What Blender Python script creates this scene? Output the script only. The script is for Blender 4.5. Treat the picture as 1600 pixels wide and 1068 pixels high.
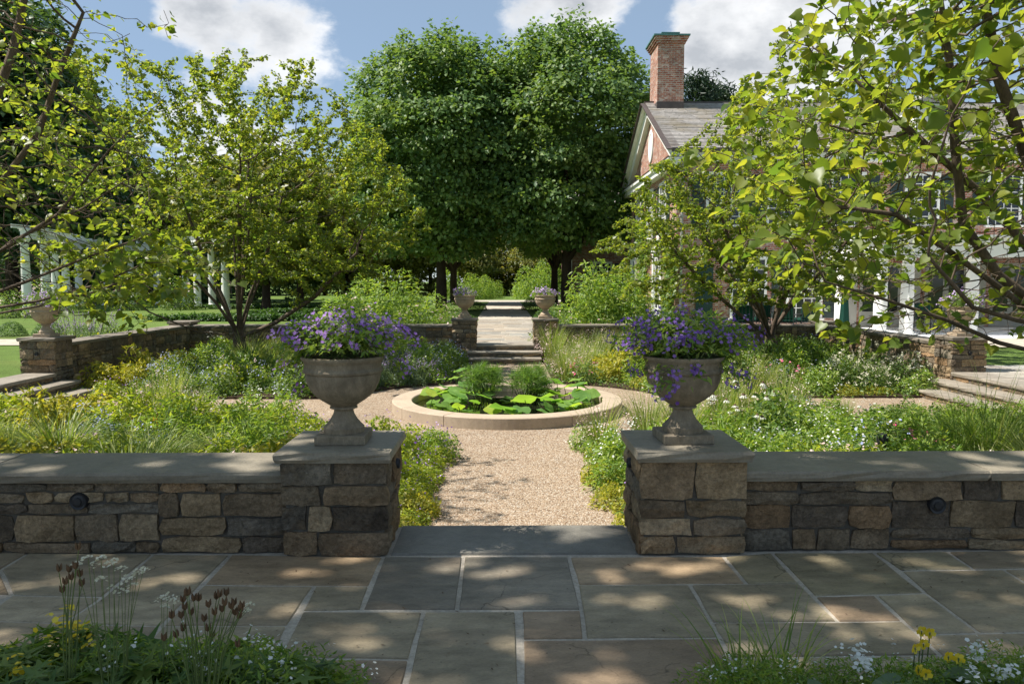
import bpy, math, random
import numpy as np
from mathutils import Vector, Matrix, Euler

for _o in list(bpy.data.objects):
    bpy.data.objects.remove(_o)
SC = bpy.context.scene
COL = SC.collection
R = math.radians
rnd = random.Random(11)

# ------------------------------------------------------------------ camera
CAM_H, FPX = 1.70, 1200.0
PITCH, YAW = math.atan(96 / 1200), math.atan(13 / 1200)
cam_data = bpy.data.cameras.new("camera")
cam_data.sensor_width = 36
cam_data.lens = FPX / 1600 * 36
cam_data.clip_end = 2000
cam_data.clip_start = 0.05
cam = bpy.data.objects.new("camera", cam_data)
COL.objects.link(cam)
cam.location = (0, 0, CAM_H)
cam.rotation_euler = (math.pi / 2 - PITCH, 0, -YAW)
SC.camera = cam

# ------------------------------------------------------------------ sky and sun
SUN_EL = R(57)
SUN_H = Vector((-1.0, -0.05, 0)).normalized()
SUN = Vector((SUN_H.x * math.cos(SUN_EL), SUN_H.y * math.cos(SUN_EL), math.sin(SUN_EL)))
world = bpy.data.worlds.new("World")
SC.world = world
world.use_nodes = True
wn, wl = world.node_tree.nodes, world.node_tree.links
wn.clear()
w_out = wn.new("ShaderNodeOutputWorld")
w_bg = wn.new("ShaderNodeBackground")
SKY_STRENGTH = 0.15
w_bg.inputs["Strength"].default_value = SKY_STRENGTH
w_sky = wn.new("ShaderNodeTexSky")
w_sky.sky_type = "NISHITA"
w_sky.sun_disc = False
w_sky.sun_elevation = SUN_EL
w_sky.sun_rotation = math.atan2(SUN.x, SUN.y) % (2 * math.pi)
w_sky.altitude = 2200
w_sky.dust_density = 0.5
w_sky.ozone_density = 2.2
# broken cumulus: noise over a flat cloud deck, thickened where the photograph has its big clouds
w_tc = wn.new("ShaderNodeTexCoord")
w_sep = wn.new("ShaderNodeSeparateXYZ")
wl.new(w_tc.outputs["Generated"], w_sep.inputs[0])


def wmath(op, a, b=None, c=None):
    n = wn.new("ShaderNodeMath")
    n.operation = op
    for i, v in enumerate((a, b, c)):
        if v is None:
            continue
        if isinstance(v, (int, float)):
            n.inputs[i].default_value = v
        else:
            wl.new(v, n.inputs[i])
    return n.outputs[0]


def px_dir(px, py):
    d = Vector(((px - 800) / FPX, -(py - 534) / FPX, -1))
    return (cam.rotation_euler.to_matrix() @ d).normalized()


w_n = wn.new("ShaderNodeTexNoise")
w_n.inputs["Scale"].default_value = 5.5
w_n.inputs["Detail"].default_value = 9
w_n.inputs["Roughness"].default_value = 0.6
w_map = wn.new("ShaderNodeMapping")
w_map.inputs["Scale"].default_value = (1, 1, 1.7)
wl.new(w_tc.outputs["Generated"], w_map.inputs["Vector"])
wl.new(w_map.outputs[0], w_n.inputs["Vector"])
acc = wmath("MULTIPLY", wmath("SUBTRACT", w_n.outputs["Fac"], 0.555), 5.0)
for cx, cy, rad, amp in ((478, 72, 0.085, 1.25), (285, 8, 0.11, 0.8), (797, 42, 0.05, 1.1), (905, 12, 0.095, 1.15),
                         (1085, 80, 0.08, 1.0), (1190, 50, 0.12, 1.0), (1310, 90, 0.2, 0.6), (330, 280, 0.16, 0.7), (60, 120, 0.3, 0.4),
                         (1500, 200, 0.35, 0.4), (640, 90, 0.13, -0.9), (1000, 70, 0.05, -0.5)):
    d = px_dir(cx, cy)
    n = wn.new("ShaderNodeVectorMath")
    n.operation = "DISTANCE"
    wl.new(w_tc.outputs["Generated"], n.inputs[0])
    n.inputs[1].default_value = d
    q = wmath("MAXIMUM", wmath("SUBTRACT", 1.0, wmath("DIVIDE", n.outputs["Value"], rad)), 0.0)
    acc = wmath("ADD", acc, wmath("MULTIPLY", q, amp))
w_mask = wn.new("ShaderNodeMapRange")
w_mask.interpolation_type = "SMOOTHSTEP"
w_mask.inputs["From Min"].default_value = 0.0
w_mask.inputs["From Max"].default_value = 0.75
wl.new(acc, w_mask.inputs["Value"])
w_n2 = wn.new("ShaderNodeTexNoise")
w_n2.inputs["Scale"].default_value = 7
w_n2.inputs["Detail"].default_value = 6
wl.new(w_map.outputs[0], w_n2.inputs["Vector"])
w_core = wmath("ADD", wmath("MULTIPLY", wmath("MAXIMUM", acc, 0.0), 0.34), wmath("MULTIPLY", w_n2.outputs["Fac"], 0.9))
w_ramp = wn.new("ShaderNodeValToRGB")
w_ramp.color_ramp.elements[0].position = 0.50
w_ramp.color_ramp.elements[0].color = (3.15, 3.15, 3.15, 1)
w_ramp.color_ramp.elements[1].position = 0.98
w_ramp.color_ramp.elements[1].color = (1.45, 1.52, 1.62, 1)
wl.new(w_core, w_ramp.inputs[0])
w_mix = wn.new("ShaderNodeMix")
w_mix.data_type = "RGBA"
wl.new(wmath("MULTIPLY", w_mask.outputs[0], 0.94), w_mix.inputs["Factor"])
w_veil = wn.new("ShaderNodeMix")  # thin summer haze over the whole sky
w_veil.data_type = "RGBA"
w_veil.inputs["Factor"].default_value = 0.82
wl.new(w_sky.outputs[0], w_veil.inputs["A"])
w_veil.inputs["B"].default_value = (0.74, 0.97, 1.2, 1)
wl.new(w_veil.outputs["Result"], w_mix.inputs["A"])
wl.new(w_ramp.outputs[0], w_mix.inputs["B"])
wl.new(w_mix.outputs["Result"], w_bg.inputs["Color"])
wl.new(w_bg.outputs[0], w_out.inputs[0])

sun_data = bpy.data.lights.new("sun", "SUN")
sun_data.energy = 3.6
sun_data.angle = R(0.53)
sun_data.color = (1.0, 0.95, 0.87)
sun = bpy.data.objects.new("sun", sun_data)
COL.objects.link(sun)
sun.rotation_euler = SUN.to_track_quat("Z", "Y").to_euler()
sun.location = (-20, 10, 30)

SC.view_settings.view_transform = "Standard"
SC.view_settings.look = "None"
SC.view_settings.exposure = 1.36
SC.view_settings.gamma = 1
SC.view_settings.use_curve_mapping = False
SC.cycles.max_bounces = 7
SC.cycles.diffuse_bounces = 4
SC.cycles.glossy_bounces = 2
SC.cycles.transmission_bounces = 4
SC.cycles.transparent_max_bounces = 8
SC.cycles.use_denoising = True


# ------------------------------------------------------------------ placing helpers
def atz(px, py, z=0.0):
    """the point of the level plane z that this direction meets"""
    d = px_dir(px, py)
    t = (z - CAM_H) / d.z
    return Vector((d.x * t, d.y * t, z))


def aty(px, py, Y):
    d = px_dir(px, py)
    t = Y / d.y
    return Vector((d.x * t, Y, CAM_H + d.z * t))


# ------------------------------------------------------------------ object helpers
def wloc(o):
    v = Vector((0, 0, 0))
    while o is not None:
        v = v + o.location
        o = o.parent
    return v


def thing(name, label, cat, loc=(0, 0, 0), rz=0.0, group=None, kind=None):
    o = bpy.data.objects.new(name, None)
    o.empty_display_size = 0.2
    COL.objects.link(o)
    o.location = loc
    o.rotation_euler = (0, 0, rz)
    tag(o, label, cat, group, kind)
    return o


def tag(o, label=None, cat=None, group=None, kind=None):
    if label:
        o["label"] = label
    if cat:
        o["category"] = cat
    if group:
        o["group"] = group
    if kind:
        o["kind"] = kind
    return o


def put(name, me, parent=None, loc=(0, 0, 0), color=None, kind=None, rot=None):
    o = bpy.data.objects.new(name, me)
    COL.objects.link(o)
    o.parent = parent
    o.location = loc
    if rot:
        o.rotation_euler = rot
    if color is not None:
        o.color = (color[0], color[1], color[2], 1)
    if kind:
        o["kind"] = kind
    return o


def copy_thing(o, loc, rz=None, scale=None, label=None, group=None, parent=None):
    c = o.copy()
    COL.objects.link(c)
    c.parent = parent
    if parent is None:
        c.location = loc
        if rz is not None:
            c.rotation_euler = (0, 0, rz)
        if scale is not None:
            c.scale = scale if hasattr(scale, "__len__") else (scale,) * 3
        if label:
            c["label"] = label
        if group:
            c["group"] = group
    for ch in o.children:
        copy_thing(ch, None, parent=c)
    return c


class MB:
    """collects polygons, then links them as one mesh"""

    def __init__(s):
        s.v, s.f, s.m, s.sm = [], [], [], []
        s.mats = []

    def _mi(s, m):
        if m not in s.mats:
            s.mats.append(m)
        return s.mats.index(m)

    def add(s, vs, fs, m, smooth=False):
        b = len(s.v)
        s.v += [tuple(p) for p in vs]
        k = s._mi(m)
        for f in fs:
            s.f.append([b + i for i in f])
            s.m.append(k)
            s.sm.append(smooth)

    def box(s, a, b, m, bev=0.0):
        x0, y0, z0 = (min(a[i], b[i]) for i in range(3))
        x1, y1, z1 = (max(a[i], b[i]) for i in range(3))
        if bev <= 0:
            vs = [(x0, y0, z0), (x1, y0, z0), (x1, y1, z0), (x0, y1, z0), (x0, y0, z1), (x1, y0, z1), (x1, y1, z1), (x0, y1, z1)]
            s.add(vs, [(0, 3, 2, 1), (4, 5, 6, 7), (0, 1, 5, 4), (1, 2, 6, 5), (2, 3, 7, 6), (3, 0, 4, 7)], m)
        else:
            rings = []
            e = bev
            for (dx, z) in ((e, z0), (0, z0 + e), (0, z1 - e), (e, z1)):
                rings.append([(x0 + dx, y0 + dx, z), (x1 - dx, y0 + dx, z), (x1 - dx, y1 - dx, z), (x0 + dx, y1 - dx, z)])
            vs = [p for r in rings for p in r]
            fs = [(3, 2, 1, 0), (12, 13, 14, 15)]
            for k in range(3):
                for i in range(4):
                    j = (i + 1) % 4
                    fs.append((k * 4 + i, k * 4 + j, k * 4 + 4 + j, k * 4 + 4 + i))
            s.add(vs, fs, m)

    def obox(s, c, ax, ay, az, m):
        """oriented box: centre and three half axes"""
        c, ax, ay, az = Vector(c), Vector(ax), Vector(ay), Vector(az)
        vs = [c + ax * i + ay * j + az * k for k in (-1, 1) for (i, j) in ((-1, -1), (1, -1), (1, 1), (-1, 1))]
        s.add(vs, [(0, 3, 2, 1), (4, 5, 6, 7), (0, 1, 5, 4), (1, 2, 6, 5), (2, 3, 7, 6), (3, 0, 4, 7)], m)

    def bar(s, a, b, w, h, m):
        a, b = Vector(a), Vector(b)
        d = (b - a)
        L = d.length
        d.normalize()
        up = Vector((0, 0, 1)) if abs(d.z) < 0.95 else Vector((0, 1, 0))
        x = d.cross(up).normalized()
        y = x.cross(d)
        s.obox((a + b) / 2, d * (L / 2), x * (w / 2), y * (h / 2), m)

    def tube(s, pts, rad, m, k=8, caps=True):
        pts = [Vector(p) for p in pts]
        if not hasattr(rad, "__len__"):
            rad = [rad] * len(pts)
        vs, fs = [], []
        for i, p in enumerate(pts):
            d = (pts[min(i + 1, len(pts) - 1)] - pts[max(i - 1, 0)]).normalized()
            ref = Vector((0.31, 0.93, 0.2)) if abs(d.dot(Vector((0.31, 0.93, 0.2)))) < 0.93 else Vector((1, 0, 0))
            x = d.cross(ref).normalized()
            y = x.cross(d)
            for j in range(k):
                a = 2 * math.pi * j / k
                vs.append(p + (x * math.cos(a) - y * math.sin(a)) * rad[i])
        for i in range(len(pts) - 1):
            for j in range(k):
                q = (j + 1) % k
                fs.append((i * k + j, i * k + q, (i + 1) * k + q, (i + 1) * k + j))
        if caps:
            fs.append(tuple(range(k))[::-1])
            fs.append(tuple((len(pts) - 1) * k + j for j in range(k)))
        s.add(vs, fs, m, smooth=True)

    def lathe(s, prof, m, k=32, c=(0, 0, 0), flute=None, a0=0.0, a1=2 * math.pi):
        full = abs(a1 - a0 - 2 * math.pi) < 1e-6
        n = k if full else k + 1
        vs, fs = [], []
        for (r, z) in prof:
            for j in range(n):
                a = a0 + (a1 - a0) * j / k
                rr = r
                if flute and flute[1] < z < flute[2]:
                    t = min(1, (z - flute[1]) / 0.05, (flute[2] - z) / 0.05)
                    rr = r * (1 - flute[3] * t * abs(math.sin(a * flute[0] / 2)) ** 0.6)
                vs.append((c[0] + rr * math.cos(a), c[1] + rr * math.sin(a), c[2] + z))
        for i in range(len(prof) - 1):
            for j in range(k):
                q = (j + 1) % n
                fs.append((i * n + j, i * n + q, (i + 1) * n + q, (i + 1) * n + j))
        s.add(vs, fs, m, smooth=True)

    def mesh(s, name, sub=None):
        me = bpy.data.meshes.new(name)
        v = s.v
        if sub is not None:
            v = [(p[0] - sub[0], p[1] - sub[1], p[2] - sub[2]) for p in v]
        me.from_pydata(v, [], s.f)
        for m in s.mats:
            me.materials.append(m)
        me.polygons.foreach_set("material_index", s.m)
        me.polygons.foreach_set("use_smooth", s.sm)
        me.update()
        if any(s.sm):
            me.set_sharp_from_angle(angle=R(32))
        return me

    def build(s, name, parent=None, color=None, kind=None, world=True):
        """vertices are in world coordinates; the parent's place is taken off"""
        sub = wloc(parent) if (world and parent is not None) else None
        return put(name, s.mesh(name, sub), parent, color=color, kind=kind)


def mesh_np(name, V, F, mat, tint=None, smooth=False):
    """V (n,3); F list of int arrays (m,k)"""
    F = [f for f in (F if isinstance(F, list) else [F]) if len(f)]
    me = bpy.data.meshes.new(name)
    me.vertices.add(len(V))
    me.vertices.foreach_set("co", np.asarray(V, np.float32).ravel())
    tot = np.concatenate([np.full(len(f), f.shape[1], np.int32) for f in F])
    idx = np.concatenate([f.ravel() for f in F]).astype(np.int32)
    me.loops.add(len(idx))
    me.loops.foreach_set("vertex_index", idx)
    me.polygons.add(len(tot))
    start = np.concatenate([[0], np.cumsum(tot)[:-1]]).astype(np.int32)
    me.polygons.foreach_set("loop_start", start)
    if smooth:
        me.polygons.foreach_set("use_smooth", np.ones(len(tot), bool))
    for m in (mat if isinstance(mat, (list, tuple)) else [mat]):
        me.materials.append(m)
    if tint is not None:
        a = me.attributes.new("tint", "FLOAT", "FACE")
        a.data.foreach_set("value", np.asarray(tint, np.float32))
    me.update(calc_edges=True)
    return me


def nrm(a):
    return a / np.maximum(np.linalg.norm(a, axis=-1, keepdims=True), 1e-9)


def frames(n, t):
    n = nrm(n)
    y = nrm(t - (t * n).sum(1, keepdims=True) * n)
    x = np.cross(y, n)
    return np.stack([x, y, n], axis=2)


def scatter(TV, TF, P, M, S):
    """copies of a template: P (n,3), M (n,3,3) columns x,y,n, S (n,) or (n,3)"""
    S = np.asarray(S, float)
    if S.ndim == 1:
        S = np.repeat(S[:, None], 3, 1)
    loc = TV[None] * S[:, None, :]
    V = np.einsum("nij,nkj->nki", M, loc) + P[:, None, :]
    k = len(TV)
    F = TF[None] + (np.arange(len(P)) * k)[:, None, None]
    return V.reshape(-1, 3), F.reshape(-1, TF.shape[1])


LEAF2_V = np.array([(0, 0, 0), (-.36, .42, .07), (0, 1, -.06), (.36, .42, .07)], float)
LEAF2_F = np.array([(0, 2, 1), (0, 3, 2)])
LEAF4_V = np.array([(0, 0, 0), (-.46, .12, .08), (-.36, .62, .06), (0, 1, -.1), (.36, .62, .06), (.46, .12, .08)], float)
LEAF4_F = np.array([(0, 3, 2, 1), (0, 5, 4, 3)])
HEART_V = np.array([(0, .06, 0), (-.22, -.06, .05), (-.5, .1, .1), (-.47, .45, .1), (-.22, .78, .02), (0, 1.06, -.14),
                    (.22, .78, .02), (.47, .45, .1), (.5, .1, .1), (.22, -.06, .05), (0, .5, -.02)], float)
HEART_F = np.array([(0, 10, 2, 1), (10, 4, 3, 2), (10, 5, 4, 4), (0, 9, 8, 10), (10, 8, 7, 6), (10, 6, 6, 5)])
HEART_Q = np.array([(0, 10, 2, 1), (10, 4, 3, 2), (0, 9, 8, 10), (10, 8, 7, 6)])
HEART_T = np.array([(10, 5, 4), (10, 6, 5)])
PETAL_V = np.array([(0, 0, -.12)] + [(math.cos(a) * (1 if i % 2 else .62), math.sin(a) * (1 if i % 2 else .62), .1 if i % 2 else 0)
                                     for i, a in enumerate(np.linspace(0, 2 * math.pi, 11)[:10])], float)
PETAL_F = np.array([(0, 1 + i, 1 + (i + 1) % 10) for i in range(10)])
DISC_V = np.array([(0, 0, -.1)] + [(math.cos(a), math.sin(a), .08) for a in np.linspace(0, 2 * math.pi, 6)[:5]], float)
DISC_F = np.array([(0, 1 + i, 1 + (i + 1) % 5) for i in range(5)])


# ------------------------------------------------------------------ materials
def ramp_set(node, stops):
    cr = node.color_ramp
    while len(cr.elements) > 1:
        cr.elements.remove(cr.elements[-1])
    cr.elements[0].position, cr.elements[0].color = stops[0][0], tuple(stops[0][1]) + (1,)
    for p, c in stops[1:]:
        e = cr.elements.new(p)
        e.color = tuple(c) + (1,)


def base_mat(name, rough=0.7, spec=0.3):
    m = bpy.data.materials.new(name)
    m.use_nodes = True
    nt = m.node_tree
    b = nt.nodes["Principled BSDF"]
    b.inputs["Roughness"].default_value = rough
    b.inputs["Specular IOR Level"].default_value = spec
    return m, nt.nodes, nt.links, b


def mixmul(N, L, a, b, fac=1.0):
    x = N.new("ShaderNodeMix")
    x.data_type = "RGBA"
    x.blend_type = "MULTIPLY"
    x.inputs["Factor"].default_value = fac
    for v, s in ((a, "A"), (b, "B")):
        if hasattr(v, "is_output"):
            L.new(v, x.inputs[s])
        else:
            x.inputs[s].default_value = tuple(v) + (1,)
    return x.outputs["Result"]


def noise(N, L, scale, detail=5, rough=0.55, vec=None, dist=0.0):
    n = N.new("ShaderNodeTexNoise")
    n.inputs["Scale"].default_value = scale
    n.inputs["Detail"].default_value = detail
    n.inputs["Roughness"].default_value = rough
    n.inputs["Distortion"].default_value = dist
    if vec is not None:
        L.new(vec, n.inputs["Vector"])
    return n.outputs["Fac"]


def surf(name, color, rough=0.7, spec=0.3, objcol=False, var=((3, 0.75, 1.2), (22, 0.8, 1.15)), bump=((30, 0.4, 0.01),), metal=0.0, stain=None, stretch=None):
    """a weathered surface: base colour times noises, plus bump. var: (scale, low, high); bump: (scale, strength, distance)"""
    m, N, L, b = base_mat(name, rough, spec)
    b.inputs["Metallic"].default_value = metal
    tc = N.new("ShaderNodeTexCoord").outputs["Object"]
    if stretch:
        mp = N.new("ShaderNodeMapping")
        mp.inputs["Scale"].default_value = stretch
        L.new(tc, mp.inputs["Vector"])
        tc = mp.outputs[0]
    if objcol:
        oi = N.new("ShaderNodeObjectInfo")
        # every stone starts its own stretch of grain
        off = N.new("ShaderNodeVectorMath")
        off.operation = "ADD"
        sc = N.new("ShaderNodeVectorMath")
        sc.operation = "SCALE"
        sc.inputs["Scale"].default_value = 37.0
        cx = N.new("ShaderNodeCombineXYZ")
        L.new(oi.outputs["Random"], cx.inputs[0])
        L.new(oi.outputs["Random"], cx.inputs[2])
        L.new(cx.outputs[0], sc.inputs[0])
        L.new(tc, off.inputs[0])
        L.new(sc.outputs[0], off.inputs[1])
        tc = off.outputs[0]
        c = mixmul(N, L, oi.outputs["Color"], color)
    else:
        c = None
    for k, (s, lo, hi) in enumerate(var):
        f = noise(N, L, s, 6, 0.6, tc)
        r = N.new("ShaderNodeValToRGB")
        ramp_set(r, [(0.28, (lo,) * 3), (0.72, (hi,) * 3)])
        L.new(f, r.inputs[0])
        c = mixmul(N, L, r.outputs[0], color if c is None else c)
    if stain:
        f = noise(N, L, stain[1], 5, 0.6, tc)
        r = N.new("ShaderNodeValToRGB")
        ramp_set(r, [(stain[2], (0, 0, 0)), (stain[3], (1, 1, 1))])
        L.new(f, r.inputs[0])
        x = N.new("ShaderNodeMix")
        x.data_type = "RGBA"
        mul = N.new("ShaderNodeMath")
        mul.operation = "MULTIPLY"
        mul.inputs[1].default_value = stain[4] if len(stain) > 4 else 0.7
        L.new(r.outputs[0], mul.inputs[0])
        L.new(mul.outputs[0], x.inputs["Factor"])
        L.new(c, x.inputs["A"])
        x.inputs["B"].default_value = tuple(stain[0]) + (1,)
        c = x.outputs["Result"]
    L.new(c, b.inputs["Base Color"])
    h = None
    for (s, st, d) in bump:
        bp = N.new("ShaderNodeBump")
        bp.inputs["Strength"].default_value = st
        bp.inputs["Distance"].default_value = d
        L.new(noise(N, L, s, 8, 0.62, tc), bp.inputs["Height"])
        if h:
            L.new(h, bp.inputs["Normal"])
        h = bp.outputs[0]
    if h:
        L.new(h, b.inputs["Normal"])
    return m


def leafmat(name, cols, trans=0.4, rough=0.45, spec=0.35, tcol=None, tboost=1.7):
    """leaves: colour picked per leaf between cols, light shining through"""
    m, N, L, b = base_mat(name, rough, spec)
    at = N.new("ShaderNodeAttribute")
    at.attribute_name = "tint"
    r = N.new("ShaderNodeValToRGB")
    n = len(cols)
    ramp_set(r, [(i / max(1, n - 1), c) for i, c in enumerate(cols)])
    L.new(at.outputs["Fac"], r.inputs[0])
    L.new(r.outputs[0], b.inputs["Base Color"])
    t = N.new("ShaderNodeBsdfTranslucent")
    L.new(mixmul(N, L, r.outputs[0], tcol or (1.25 * tboost, 1.2 * tboost, 0.5 * tboost)), t.inputs["Color"])
    mx = N.new("ShaderNodeMixShader")
    mx.inputs[0].default_value = trans
    L.new(b.outputs[0], mx.inputs[1])
    L.new(t.outputs[0], mx.inputs[2])
    L.new(mx.outputs[0], N["Material Output"].inputs[0])
    return m


def cracked(m):
    """fine dark cracks and rust specks wandering over a stone"""
    N, L = m.node_tree.nodes, m.node_tree.links
    b = N["Principled BSDF"]
    src = b.inputs["Base Color"].links[0].from_socket
    tc = N.new("ShaderNodeTexCoord").outputs["Object"]
    wob = N.new("ShaderNodeTexNoise")
    wob.inputs["Scale"].default_value = 2.2
    wob.inputs["Detail"].default_value = 8
    L.new(tc, wob.inputs["Vector"])
    ad = N.new("ShaderNodeVectorMath")
    ad.operation = "MULTIPLY_ADD"
    L.new(wob.outputs["Color"], ad.inputs[0])
    ad.inputs[1].default_value = (.55, .55, .55)
    L.new(tc, ad.inputs[2])
    v = N.new("ShaderNodeTexVoronoi")
    v.feature = "DISTANCE_TO_EDGE"
    v.inputs["Scale"].default_value = 1.15
    L.new(ad.outputs[0], v.inputs["Vector"])
    r = N.new("ShaderNodeValToRGB")
    ramp_set(r, [(0.0, (.38,) * 3), (0.006, (1,) * 3)])
    L.new(v.outputs["Distance"], r.inputs[0])
    # the cracks come and go
    gate = N.new("ShaderNodeValToRGB")
    ramp_set(gate, [(0.5, (0,) * 3), (0.56, (1,) * 3)])
    L.new(noise(N, L, 1.6, 3, 0.5, tc), gate.inputs[0])
    x = N.new("ShaderNodeMix")
    x.data_type = "RGBA"
    x.blend_type = "MULTIPLY"
    L.new(gate.outputs[0], x.inputs["Factor"])
    L.new(src, x.inputs["A"])
    L.new(r.outputs[0], x.inputs["B"])
    sp = N.new("ShaderNodeValToRGB")
    ramp_set(sp, [(0.66, (1,) * 3), (0.74, (.62, .42, .28))])
    L.new(noise(N, L, 9, 6, 0.7, tc), sp.inputs[0])
    sp2 = N.new("ShaderNodeValToRGB")
    ramp_set(sp2, [(0.30, (.55,) * 3), (0.36, (1,) * 3)])
    L.new(noise(N, L, 34, 4, 0.6, tc), sp2.inputs[0])
    L.new(mixmul(N, L, mixmul(N, L, x.outputs["Result"], sp.outputs[0]), sp2.outputs[0]), b.inputs["Base Color"])


def plain(name, color, rough=0.6, spec=0.3, metal=0.0):
    return surf(name, color, rough, spec, var=((7, 0.88, 1.08),), bump=(), metal=metal)


M = {}
M["stone"] = surf("fieldstone", (1, 1, 1), 0.85, 0.2, objcol=True, var=((5, 0.55, 1.35), (38, 0.6, 1.3), (130, 0.75, 1.2)),
                  bump=((12, 1.0, 0.07), (40, 1.0, 0.03), (120, 0.6, 0.01)), stain=((0.27, 0.19, 0.11), 7, 0.55, 0.72, 0.55))
M["mortar"] = surf("mortar", (0.13, 0.115, 0.095), 0.95, 0.1, var=((6, 0.7, 1.2), (60, 0.75, 1.2)), bump=((60, 0.6, 0.01),))
M["joint"] = surf("pale_joint_mortar", (0.43, 0.38, 0.31), 0.95, 0.1, var=((2, 0.75, 1.15), (50, 0.75, 1.2)), bump=((80, 0.5, 0.006),))
M["coping"] = surf("bluestone_coping", (1, 1, 1), 0.6, 0.35, objcol=True, var=((1.6, 0.75, 1.2), (14, 0.82, 1.12), (90, 0.85, 1.12)),
                   bump=((5, 0.25, 0.03), (40, 0.4, 0.01)), stain=((0.24, 0.19, 0.14), 3, 0.55, 0.75, 0.4))
M["flag"] = surf("flagstone", (1, 1, 1), 0.62, 0.3, objcol=True, var=((1.3, 0.62, 1.32), (7, 0.74, 1.2), (60, 0.8, 1.15)),
                 bump=((3, 0.5, 0.03), (22, 0.5, 0.008), (120, 0.35, 0.003)), stain=((0.29, 0.22, 0.15), 1.7, 0.52, 0.78, 0.55), stretch=(1, 2.2, 1))
cracked(M["flag"])
M["limestone"] = surf("pond_limestone", (0.41, 0.325, 0.24), 0.7, 0.25, var=((2.5, 0.85, 1.1), (25, 0.88, 1.08), (120, 0.9, 1.08)), bump=((60, 0.3, 0.004),))
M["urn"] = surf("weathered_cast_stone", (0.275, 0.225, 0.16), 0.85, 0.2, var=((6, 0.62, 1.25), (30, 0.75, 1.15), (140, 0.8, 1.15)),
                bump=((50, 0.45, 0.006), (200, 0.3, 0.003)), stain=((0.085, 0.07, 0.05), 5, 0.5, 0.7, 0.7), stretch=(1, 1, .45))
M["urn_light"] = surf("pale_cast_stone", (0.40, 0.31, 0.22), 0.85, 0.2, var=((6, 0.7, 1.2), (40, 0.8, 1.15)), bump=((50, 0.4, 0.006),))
M["soil"] = surf("bed_soil", (0.075, 0.052, 0.035), 0.95, 0.1, var=((4, 0.6, 1.3), (40, 0.6, 1.3)), bump=((20, 0.9, 0.05), (80, 0.6, 0.02)))
M["lawn"] = surf("lawn_turf", (0.105, 0.165, 0.033), 0.9, 0.15, var=((0.12, 0.8, 1.15), (1.5, 0.8, 1.15), (40, 0.55, 1.4)), bump=((90, 0.8, 0.03),),
                 stain=((0.16, 0.17, 0.05), 0.4, 0.5, 0.75, 0.5))
M["white"] = surf("white_paint", (0.78, 0.77, 0.73), 0.45, 0.4, var=((2, 0.9, 1.05),), bump=())
M["trimgrey"] = surf("grey_paint", (0.34, 0.33, 0.29), 0.5, 0.35, var=((2, 0.9, 1.05),), bump=())
M["iron"] = plain("black_iron", (0.018, 0.018, 0.02), 0.5, 0.4)
M["copper"] = surf("dark_lead_flashing", (0.07, 0.055, 0.05), 0.5, 0.4, var=((4, 0.7, 1.3),), bump=())
M["verdigris"] = surf("verdigris_copper", (0.09, 0.2, 0.19), 0.6, 0.3, var=((4, 0.7, 1.3),), bump=())
M["shutter"] = plain("green_black_shutter_paint", (0.028, 0.045, 0.042), 0.45, 0.4)
M["doorgreen"] = plain("dark_green_door_paint", (0.018, 0.05, 0.042), 0.4, 0.4)
M["cushion"] = plain("green_cushion_cloth", (0.010, 0.042, 0.03), 0.9, 0.1)
M["bark"] = surf("grey_brown_bark", (0.11, 0.082, 0.06), 0.9, 0.15, var=((3, 0.6, 1.35), (30, 0.6, 1.35)), bump=((25, 0.9, 0.02),), stretch=(1, 1, 0.4))
M["bark_dark"] = surf("dark_bark", (0.055, 0.04, 0.03), 0.95, 0.1, var=((3, 0.6, 1.35), (20, 0.6, 1.35)), bump=((14, 0.9, 0.05),), stretch=(1, 1, 0.3))
M["twig"] = plain("twig_bark", (0.13, 0.09, 0.07), 0.9, 0.1)
M["stem"] = plain("plant_stem", (0.10, 0.14, 0.045), 0.7, 0.2)
M["seed"] = plain("brown_seed_pod", (0.10, 0.062, 0.035), 0.8, 0.2)


def glass_mat():
    m, N, L, b = base_mat("window_glass", 0.06, 0.6)
    b.inputs["Base Color"].default_value = (0.018, 0.02, 0.024, 1)
    return m


M["glass"] = glass_mat()


def lampglass():
    m, N, L, b = base_mat("lantern_glass", 0.1, 0.5)
    b.inputs["Base Color"].default_value = (0.45, 0.43, 0.38, 1)
    return m


M["lampglass"] = lampglass()


def water_mat():
    m, N, L, b = base_mat("pond_water", 0.04, 0.5)
    b.inputs["Base Color"].default_value = (0.012, 0.014, 0.008, 1)
    bp = N.new("ShaderNodeBump")
    bp.inputs["Strength"].default_value = 0.08
    bp.inputs["Distance"].default_value = 0.02
    tc = N.new("ShaderNodeTexCoord").outputs["Object"]
    L.new(noise(N, L, 5, 3, 0.5, tc), bp.inputs["Height"])
    L.new(bp.outputs[0], b.inputs["Normal"])
    return m


M["water"] = water_mat()


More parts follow.
